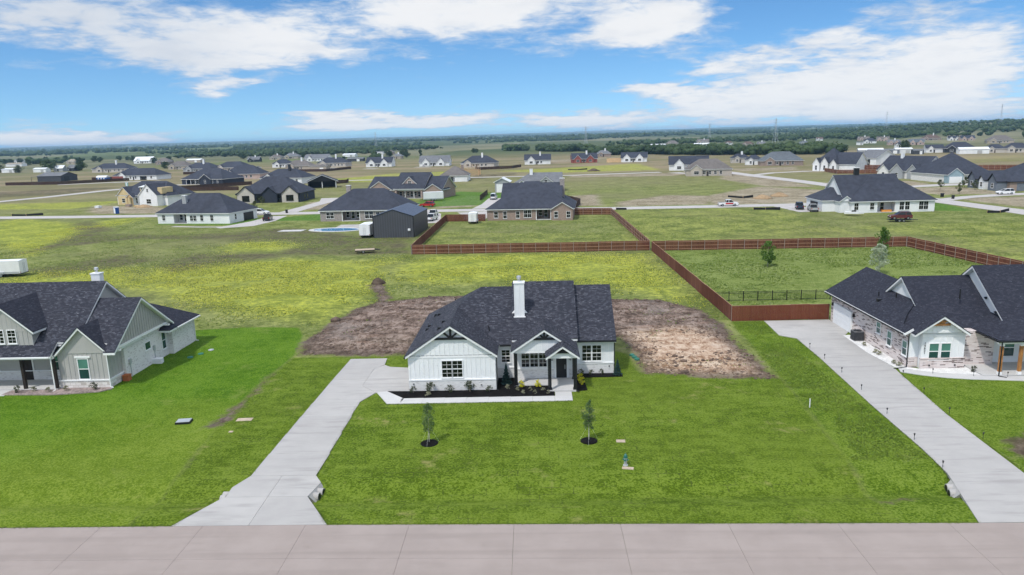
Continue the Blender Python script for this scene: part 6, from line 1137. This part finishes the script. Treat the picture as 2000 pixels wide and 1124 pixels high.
def toilet(label, x, y, mat, rz):
    e = empty('portable_toilet', (x, y, 0), R(rz), label=label, cat='toilet', group='portable toilets'); MB().box(-.6, .6, -.6, .6, .08, 2.1).build('cabin', mat, e); MB().prism([(-.65, -.65, 2.1), (.65, -.65, 2.1), (.5, -.65, 2.35), (-.5, -.65, 2.35)], (0, 1.3, 0)).build('roof', 'roof_white', e); MB().box(-.42, .42, -.64, -.6, .15, 1.95).build('door', 'white_trim', e); MB().box(-.65, .65, -.65, .65, 0, .08).build('skid', 'black_trim', e)
toilet('blue and white portable toilet beside the middle street', -139, 239, 'plastic_blue', -30); toilet('teal portable toilet on the far left lot', -227, 404, 'plastic_teal', 20)
for k, (x, y, rz) in enumerate(((125, 226.7, 20), (124.4, 219.8, -15), (-77.5, 226.6, 10))):
    e = empty('trash_bin', (x, y, 0), R(rz), label=('black trash bin tipped by the right street, farther one', 'black trash bin tipped by the right street, nearer one', 'black trash bin at the end of the black house driveway')[k], cat='trash bin', group='trash bins'); MB().prism([(-.3, -.33, .05), (.3, -.33, .05), (.36, -.36, 1.05), (-.36, -.36, 1.05)], (0, .7, 0)).build('bin', 'black_trim', e); MB().box(-.4, .4, -.42, .42, 1.05, 1.13).build('lid', 'black_trim', e)
    for s in (-1, 1): MB().tube((s*.28, .32, .12), (s*.36, .32, .12), .12, n=10).build('wheel', 'rubber', e)
def silt(label, pts):
    e = empty('silt_fence', (pts[0][0], pts[0][1], 0), label=label, cat='silt fence', group='black silt fence scraps')
    for k, (a, b) in enumerate(zip(pts, pts[1:])):
        MB(( pts[0][0], pts[0][1], 0)).prism([(a[0], a[1], 0), (b[0], b[1], 0), (b[0], b[1]+.1, .55+.25*(k % 2)), (a[0], a[1]+.1, .6)], (0, .05, 0)).build('fabric', 'silt_black', e); MB((pts[0][0], pts[0][1], 0)).box(a[0]-.03, a[0]+.03, a[1]-.06, a[1], 0, .85).build('stake', 'lumber', e)
silt('black silt fence strip in the meadow left of the white house at right', [(61, 203.6), (64, 202.6), (67.6, 201.2)]); silt('black silt fence strip on the dry lot beyond the street', [(64.5, 244), (68, 238.5), (72, 241)]); silt('sagging black silt fence at the right edge road', [(112.2, 183), (115, 182.4), (119, 185.2)]); silt('black silt fence scrap beside the fence corner', [(24, 212.2), (27, 211.6)]); silt('black silt fence strip on the left meadow by the street', [(-176, 240.6), (-170, 239.2), (-165, 240.4)]); silt('black silt fence scrap in the far yellow field', [(22, 458), (28, 455), (34, 458)])
def pile(label, x, y, r, ht, mat, name='soil_pile'):
    rs = np.random.default_rng(int(abs(x*13+y))); n = 18; m = MB(); prof = [(r, -.1), (r*.8, ht*.3), (r*.5, ht*.68), (r*.22, ht*.94), (.05, ht)]
    m.lathe(prof, n); m.v = [(a*(1+rs.uniform(-.12, .12)), b*(1+rs.uniform(-.12, .12)), c*(1+rs.uniform(-.1, .1))) for a, b, c in m.v]; o = m.build(name, mat, None, (x, y, 0), smooth=True); tag(o, label, 'pile', 'building material piles')
simple('soil_tan', (.34, .24, .14), .95, .25, 1.5, .1); simple('soil_dark', (.10, .075, .055), .95, .35, 1.5, .1)
pile('tan sand pile on the dry lot, nearer the street', 73.5, 236, 3.2, 1.2, 'soil_tan'); pile('tan sand pile on the dry lot, farther one', 81, 243, 3.2, 1.2, 'soil_tan'); pile('pale sand pile before the construction house', -142, 262, 3, 1., 'soil_tan'); pile('dark soil heap at the end of the bare track behind the white house', -24.4, 110.4, 1.2, .9, 'soil_dark'); pile('sand pile beside the parked pickups at right', 84.5, 209.5, 2.5, 1.2, 'soil_tan'); pile('grey soil heap on the lane beyond the yellow field', 36, 436, 4, 1.5, 'soil_dark')
for k, (x, y, lb) in enumerate(((-150, 266.5, 'brick pallet before the construction house'), (-146, 265, 'lumber pallet before the construction house porch'), (-159.5, 263, 'white wrapped pallet left of the construction house'))):
    e = empty('pallet', (x, y, 0), R(-20), label=lb, cat='pallet', group='building pallets'); MB().box(-1, 1, -.7, .7, .12, .9 if k != 1 else .5).build('load', ('wall_brown', 'lumber', 'roof_white')[k], e); [MB().box(-1, 1, q-.08, q+.08, 0, .12).build('runner', 'lumber', e) for q in (-.55, 0, .55)]
# pool behind the brick house
pool = empty('swimming_pool', (-49.6, 180.6, 0), R(-8), label='oval swimming pool with pale coping behind the brick house', cat='swimming pool')
ring = lambda r0, r1, n=36: [((r0*math.cos(a*2*math.pi/n), r1*math.sin(a*2*math.pi/n))) for a in range(n)]
m = MB(); A, B = ring(7.2, 4.3), ring(5.9, 3.1); 
for k in range(36): j = (k+1) % 36; m.prism([(*A[k], -.1), (*A[j], -.1), (*B[j], -.1), (*B[k], -.1)], (0, 0, .17))
m.build('coping', 'walk_concrete', pool); MB().prism([(x, y, -.1) for x, y in ring(5.95, 3.15)], (0, 0, .11)).build('water', 'pool_water', pool)
for k, (x, y, mt, lb) in enumerate(((-43.2, 187.4, 'plastic_teal', 'turquoise pool float beside the brick house patio'), (-40.6, 187.2, 'pink_float', 'pink pool float behind the white trailer'))):
    n = 14; m = MB()
    for q in range(n): a0, a1 = q*2*math.pi/n, (q+1)*2*math.pi/n; m.tube((math.cos(a0), math.sin(a0)*.8, .25), (math.cos(a1), math.sin(a1)*.8, .25), .24, n=8)
    o = m.build('pool_float', mt, None, (x, y, .05)); tag(o, lb, 'pool float', 'pool floats')
sp = MB().prism([(-3.2, -1.2, -.1), (3.0, -1.6, -.1), (3.4, 1.5, -.1), (-2.6, 1.7, -.1)], (0, 0, .17)).build('patio', 'walk_concrete', None, (-61, 180.5, 0)); sp['kind'] = 'structure'
pt_ = MB().prism([(-5, -3, -.1), (6, -3.6, -.1), (6, 3, -.1), (-5, 3.4, -.1)], (0, 0, .15)).build('patio', 'drive_concrete', None, (-46, 187.5, 0)); pt_['kind'] = 'structure'

# ------------------------------------------------------------------ trees in the far fields, woods and pylons
TREES = [(-489.0, 687.0), (-463.0, 692.0), (-432.0, 695.0), (-592.0, 949.0), (-763.0, 1166.0), (-713.0, 1048.0), (-729.0, 1059.0), (-676.0, 971.0), (-516.0, 701.0), (-653.0, 1085.0), (-638.0, 1074.0), (-348.0, 690.0), (-480.0, 923.0), (-438.0, 878.0), (-557.0, 1015.0), (-631.0, 1135.0), (-403.0, 1020.0), (-305.0, 981.0), (-365.0, 1135.0), (-202.0, 786.0), (-177.0, 911.0), (-159.0, 916.0), (-146.0, 862.0), (-132.0, 870.0), (-80.0, 1012.0), (-76.0, 1007.0), (323.0, 652.0), (-785.0, 1078.0), (-794.0, 1103.0), (-823.0, 1164.0), (-770.0, 1149.0), (-792.0, 1234.0), (-720.0, 1134.0), (-654.0, 1153.0), (-508.0, 961.0)]
protos = [make_tree('field_tree', 8.5, 1.6, 4.6, 1500, .52, 'leaf_tree', 'bark', .28, 50+k, 30, .45) for k in range(4)]; po = make_tree('field_tree', 7.5, 1.2, 4.2, 1100, .5, 'leaf_olive', 'bark', .25, 60, 26, .45); pine = make_tree('field_tree', 9.5, 1.2, 2.6, 1300, .45, 'leaf_tree', 'bark', .25, 61, 30, .9)
TL = ['olive green tree beside the leftmost shed', 'biggest dark tree at far left, right of the white shed', 'dark round tree between the pale farmhouse and the navy roof', 'dark tall tree behind the round one at far left', 'dark tree behind the pale farmhouse', 'dark tree right of the long white farm building', 'dark tree behind the long white farm building', 'dark tree in front of the white farm buildings', 'tree cut by the left edge beside the shed', 'left of two round trees above the navy roof', 'right of two round trees above the navy roof', 'lone round dark tree by the brown fence', 'round tree right of the white farm house', 'tree between the brown and tan cottages', 'tree left of the white farm house', 'small tree above the navy roofed house', 'round tree left of the dark cottage', 'tree behind the grey ranch house', 'tree in front of the far wood, centre left', 'small dark tree right of the navy hip roof', 'round tree left of the tan cottage', 'big round tree right of the tan cottage', 'small tree right of the big round one', 'dark conifer in the far meadow', 'left of two small trees in the centre meadow', 'right of two small trees in the centre meadow', 'round tree beside the black open shed', 'dark tree at the far left treeline, first', 'dark tree at the far left treeline, second', 'dark tree at the far left treeline, third', 'dark tree at the far left treeline, fourth', 'dark tree at the far left treeline, fifth', 'dark tree at the far left treeline, sixth', 'tree above the brick garage house', 'tree right of the white farm roofs']
TS = {1: 1.35, 21: 1.15, 11: .75, 26: .9, 19: .6, 24: .7, 25: .7, 15: .7, 22: .7}
used = set()
for k, (x, y) in enumerate(TREES):
    src = po if k in (0, 8) else pine if k == 23 else protos[k % 4]; o = copy_tree(src, (x, y, 0), 0) if src in used else src; used.add(src); o.location = (x, y, 0); s_ = TS.get(k, rnd.uniform(.8, 1.05)); o.scale = (s_*rnd.uniform(.9, 1.15), s_, s_*rnd.uniform(.85, 1.1)); o.rotation_euler = (0, 0, rnd.uniform(0, 6)); tag(o, TL[k], 'tree', 'single trees in the far fields')
# woodland: crowns of jittered facets with loose leaf sprays, one mass
rs = np.random.default_rng(77)
ph = (1+5**.5)/2; ico = np.array([(-1, ph, 0), (1, ph, 0), (-1, -ph, 0), (1, -ph, 0), (0, -1, ph), (0, 1, ph), (0, -1, -ph), (0, 1, -ph), (ph, 0, -1), (ph, 0, 1), (-ph, 0, -1), (-ph, 0, 1)])/math.hypot(1, ph)
icf = np.array([(0,11,5),(0,5,1),(0,1,7),(0,7,10),(0,10,11),(1,5,9),(5,11,4),(11,10,2),(10,7,6),(7,1,8),(3,9,4),(3,4,2),(3,2,6),(3,6,8),(3,8,9),(4,9,5),(2,4,11),(6,2,10),(8,6,7),(9,8,1)])
def belt(n, line, depth):
    L = np.array(line); seg = np.hypot(*np.diff(L, axis=0).T); cum = np.r_[0, np.cumsum(seg)]; u = rs.uniform(0, cum[-1], n); i = np.clip(np.searchsorted(cum, u)-1, 0, len(seg)-1); p_ = L[i]+(L[i+1]-L[i])*((u-cum[i])/seg[i])[:, None]; p_[:, 1] += rs.uniform(0, depth, n); return p_
P_all = [belt(330, [(62, 742), (120, 720), (160, 655), (205, 612), (240, 612), (262, 625)], 62), belt(110, [(75, 900), (30, 940), (10, 1000)], 60), belt(60, [(-8, 1050), (-40, 1080)], 30)]
n = 60000; D = 760*(12.5)**rs.uniform(0, 1, n); ang = rs.uniform(-.72, .72, n); x, y = np.sin(ang)*D, np.cos(ang)*D
dens = fbm(x/420+11, y/260+3, 4, 21); thr = .585-.085*np.clip((D-1000)/1500, 0, 1)-.07*np.exp(-((ang-.52)/.2)**2)*(D > 800)
keep = (dens > thr) & ~((D < 1350) & (np.hypot(x, y) < 1350) & (fbm(x/90, y/90, 2, 5) < .5))
for (fx_, fy_, fw, *_) in FAR: keep &= ~((np.abs(x-fx_*y/fy_) < fw*.8+6) & (y > fy_-260) & (y < fy_+25))
P_all.append(np.stack([x, y], 1)[keep][:9500]); Pt = np.concatenate(P_all); k = len(Pt); Dd = np.hypot(Pt[:, 0], Pt[:, 1])
hgt_ = rs.uniform(5.5, 9.5, k)*np.where(Dd > 2500, 1.1, 1.); rad = hgt_*rs.uniform(.5, .75, k)*np.where(Dd > 2500, 1.9, 1.); zg = relief(Pt[:, 0], Pt[:, 1])
nb = np.where(Dd < 1500, 5, 2); idx = np.repeat(np.arange(k), nb); nt = len(idx); off = rs.normal(size=(nt, 3))*.42
c = np.stack([Pt[idx, 0]+off[:, 0]*rad[idx], Pt[idx, 1]+off[:, 1]*rad[idx], zg[idx]+hgt_[idx]*(.5+off[:, 2]*.32)], 1); rr_ = rad[idx]*rs.uniform(.45, .8, nt)
V = c[:, None]+ico[None]*rr_[:, None, None]*(1+rs.uniform(-.3, .3, (nt, 12, 1)))*np.array([1, 1, .8]); F = ((np.arange(nt)*12)[:, None, None]+icf[None]).reshape(-1, 3)
wood = link('woodland', raw('woodland', V.reshape(-1, 3), F, 'leaf_woods')); wood['kind'] = 'stuff'
near_ = np.where(Dd < 1100)[0]; q = np.repeat(near_, 70); d_ = rs.normal(size=(len(q), 3)); d_ /= np.linalg.norm(d_, axis=1)[:, None]; C = np.stack([Pt[q, 0], Pt[q, 1], zg[q]+hgt_[q]*.52], 1)+d_*np.stack([rad[q]*1.05, rad[q]*1.05, hgt_[q]*.5], 1)*rs.uniform(.8, 1.08, (len(q), 1))
V, F = leaves(rs, C, .75); wl2 = link('woodland', raw('woodland', V, F, 'leaf_tree')); wl2['kind'] = 'stuff'
for k, (x, y) in enumerate(((356, 1499), (362, 1114), (887, 1888), (1042, 1685), (112, 1543), (-386, 1825))):
    z = gz(x, y); ht = (34, 36, 44, 44, 36, 40)[k]; o = empty('pylon', (x, y, z), R(20), label=('thin lattice pylon left of the tan pasture house', 'thin lattice pylon above the tree belt', 'tall pylon on the far right slope, left one', 'tall pylon on the far right slope, right one', 'thin pylon in the centre background', 'thin pylon in the left background')[k], cat='pylon', group='power pylons'); m = MB(); w0 = 3.2
    lv = [(0, w0), (.35, w0*.55), (.7, w0*.3), (1, .25)]
    for (a, wa), (b, wb) in zip(lv, lv[1:]):
        for i in range(4): s = [(-1, -1), (1, -1), (1, 1), (-1, 1)]; p_, q = s[i], s[(i+1) % 4]; m.tube((p_[0]*wa, p_[1]*wa, a*ht), (p_[0]*wb, p_[1]*wb, b*ht), .16, n=4); m.tube((p_[0]*wa, p_[1]*wa, a*ht), (q[0]*wb, q[1]*wb, b*ht), .1, n=4)
    m.build('mast', 'tin_steel', o)
    for zf in (.72, .83, .94): MB().beam((-4.5, 0, ht*zf), (4.5, 0, ht*zf), .25, .3).build('cross_arm', 'tin_steel', o)

# ------------------------------------------------------------------ meadow grass and wild flowers
def tufts(name, xy, ht, wd, mat, blades=3, seed=9):
    r_ = np.random.default_rng(seed); n = len(xy); z = relief(xy[:, 0], xy[:, 1]); V = np.empty((n, blades, 3, 3), 'f4')
    for b in range(blades):
        a = r_.uniform(0, 6.283, n); h_ = ht*r_.uniform(.55, 1.3, n); w_ = wd*r_.uniform(.6, 1.3, n); lx, ly = r_.normal(size=n)*ht*.45, r_.normal(size=n)*ht*.45; ox, oy = r_.normal(size=n)*wd*.8, r_.normal(size=n)*wd*.8
        V[:, b, 0] = np.stack([xy[:, 0]+ox-np.cos(a)*w_, xy[:, 1]+oy-np.sin(a)*w_, z-.02], 1); V[:, b, 1] = np.stack([xy[:, 0]+ox+np.cos(a)*w_, xy[:, 1]+oy+np.sin(a)*w_, z-.02], 1); V[:, b, 2] = np.stack([xy[:, 0]+ox+lx, xy[:, 1]+oy+ly, z+h_], 1)
    o = link(name, raw(name, V.reshape(-1, 3), np.arange(n*blades*3).reshape(-1, 3), mat)); o['kind'] = 'stuff'; return o
BLOCK = LAWN_M+LAWN_L+[LAWN_R[0]]+DIRT[:1]
BLK2 = [[(-110, 196), (-84, 190), (-80, 216), (-105, 222)], [(-60, 176), (-24, 160), (-26, 215), (-60, 216)], [(-13, 190), (12, 188), (12, 212), (-13, 214)], [(74, 186), (104, 187), (104, 212), (72, 212)], [(-56, 62), (-38, 62), (-38, 80), (-56, 80)], [(34, 62), (64, 62), (64, 84), (34, 84)]]
def scatter(n, x0, x1, y0, y1, seed, inside=None, cl=.0, outside=True, soft=2.):
    r_ = np.random.default_rng(seed); x = r_.uniform(x0, x1, n); y = y0*(y1/y0)**r_.uniform(0, 1, n)
    m = np.ones(n, bool)
    if outside:
        for q in BLOCK+BLK2: m &= sdist(x, y, q) < 0
    if inside is not None:
        s_ = np.full(n, -30.)
        for q in inside: s_ = np.maximum(s_, sdist(x, y, q))
        m &= s_+r_.normal(size=n)*soft > 0
    if cl: m &= fbm(x*.11+3, y*.16, 4, 31)+.18*(fbm(x*.8, y*.8, 2, 12)-.5) > cl
    return np.stack([x, y], 1)[m]
tufts('meadow_grass', scatter(80000, -115, 125, 84, 215, 1, cl=.45), .09, .08, 'grass_blade', 3, 1)
tufts('wildflowers', scatter(420000, -130, 125, 86, 215, 2, YEL[:5]+YEL[5:6], cl=.46, soft=3.), .07, .065, 'flower_yellow', 2, 2)
tufts('rough_grass', scatter(8000, 21, 26.2, 46, 83, 3, LAWN_R[:1], outside=False, cl=.44, soft=.3), .06, .06, 'grass_blade', 3, 3)
tufts('yard_grass', scatter(14000, 22, 74, 84, 136, 4, LAWN_R[1:], outside=False, cl=.45, soft=.3), .10, .09, 'grass_blade', 3, 4)

tufts('clover', scatter(9000, -60, 74, 84, 190, 14, None, cl=.53, outside=True), .05, .05, 'leaf_white', 2, 14)
tufts('clover', scatter(5000, 23, 72, 85, 135, 15, LAWN_R[1:], cl=.54, outside=False), .05, .05, 'leaf_white', 2, 15)
# clods and stones lying on the graded soil
def clods(n, P_, size, mat, seed):
    r_ = np.random.default_rng(seed); A_ = np.array(P_); lo, hi = A_.min(0), A_.max(0); xy = r_.uniform(lo, hi, (n*3, 2)); sd_ = sdist(xy[:, 0], xy[:, 1], P_); keep_ = (sd_ > -.3) & (fbm(xy[:, 0]*.35, xy[:, 1]*.5, 3, 17)+.25*np.exp(-np.abs(sd_-.6)) > .52); xy = xy[keep_][:n]; sd_ = sd_[keep_][:n]; k_ = len(xy)
    z_ = relief(xy[:, 0], xy[:, 1], sd_); s_ = size*np.exp(r_.normal(size=k_)*.55); c_ = np.stack([xy[:, 0], xy[:, 1], z_+s_*.15], 1); V_ = c_[:, None]+ico[None]*s_[:, None, None]*(1+r_.uniform(-.35, .35, (k_, 12, 1)))*np.array([1.2, 1, .65])
    o_ = link('soil_clods', raw('soil_clods', V_.reshape(-1, 3), ((np.arange(k_)*12)[:, None, None]+icf[None]).reshape(-1, 3), mat)); o_['kind'] = 'stuff'
simple('clod', (.15, .108, .085), .95, .4, 2.5, .1); simple('clod_pale', (.36, .265, .19), .95, .35, 2.5, .1)
clods(4500, DIRT[0], .06, 'clod', 1); clods(900, SAND[0], .05, 'clod_pale', 2)
tufts('weeds', scatter(5200, -27, 24, 62, 112, 16, [DIRT[0]], cl=.58, outside=False, soft=.9), .13, .07, 'grass_blade', 3, 16)
# grass creeping over the edges of the paving
r_ = np.random.default_rng(41); E_ = []
def along(a, b, n, w_=.05):
    u = r_.uniform(0, 1, n)[:, None]; E_.append(np.array(a)*(1-u)+np.array(b)*u+r_.normal(size=(n, 2))*w_)
along((-75, 38.58), (-21.6, 38.46), 2600, .06); along((-12.5, 38.44), (24.7, 37.88), 2200, .06); along((31, 37.78), (75, 37.1), 1400, .06)
for a, b in zip(L_[1:-3], L_[2:-2]): along(a, b, 130)
for a, b in (((-19.42, 44.8), (-19.05, 70.9)), ((-14.95, 44.8), (-15.28, 58.4)), ((-12.7, 57.9), (2.95, 58.0)), ((-21.6, 38.5), (-20, 43)), ((-12.5, 38.5), (-14.6, 41.8)), ((30.95, 38.5), (31.5, 53.6)), ((31.5, 53.6), (32.6, 62.8))): along(a, b, 420)
tufts('edge_grass', np.concatenate(E_), .07, .035, 'grass_blade', 3, 6)

# ------------------------------------------------------------------ the air
hm = bpy.data.materials.new('haze'); hm.use_nodes = True; hn = hm.node_tree.nodes; hn.clear(); ho = hn.new('ShaderNodeOutputMaterial'); hv = hn.new('ShaderNodeVolumePrincipled'); hv.inputs['Color'].default_value = (.43, .71, 1.0, 1); hv.inputs['Density'].default_value = HAZE = 8.5e-5; hv.inputs['Anisotropy'].default_value = 0.; hm.node_tree.links.new(hv.outputs[0], ho.inputs[1])
MATS['haze'] = hm
hz = MB().box(-18600, 18600, -300, 16600, min(-8., float(fz.min())-1), float(fz.max())+16).build('haze', 'haze'); hz['kind'] = 'stuff'
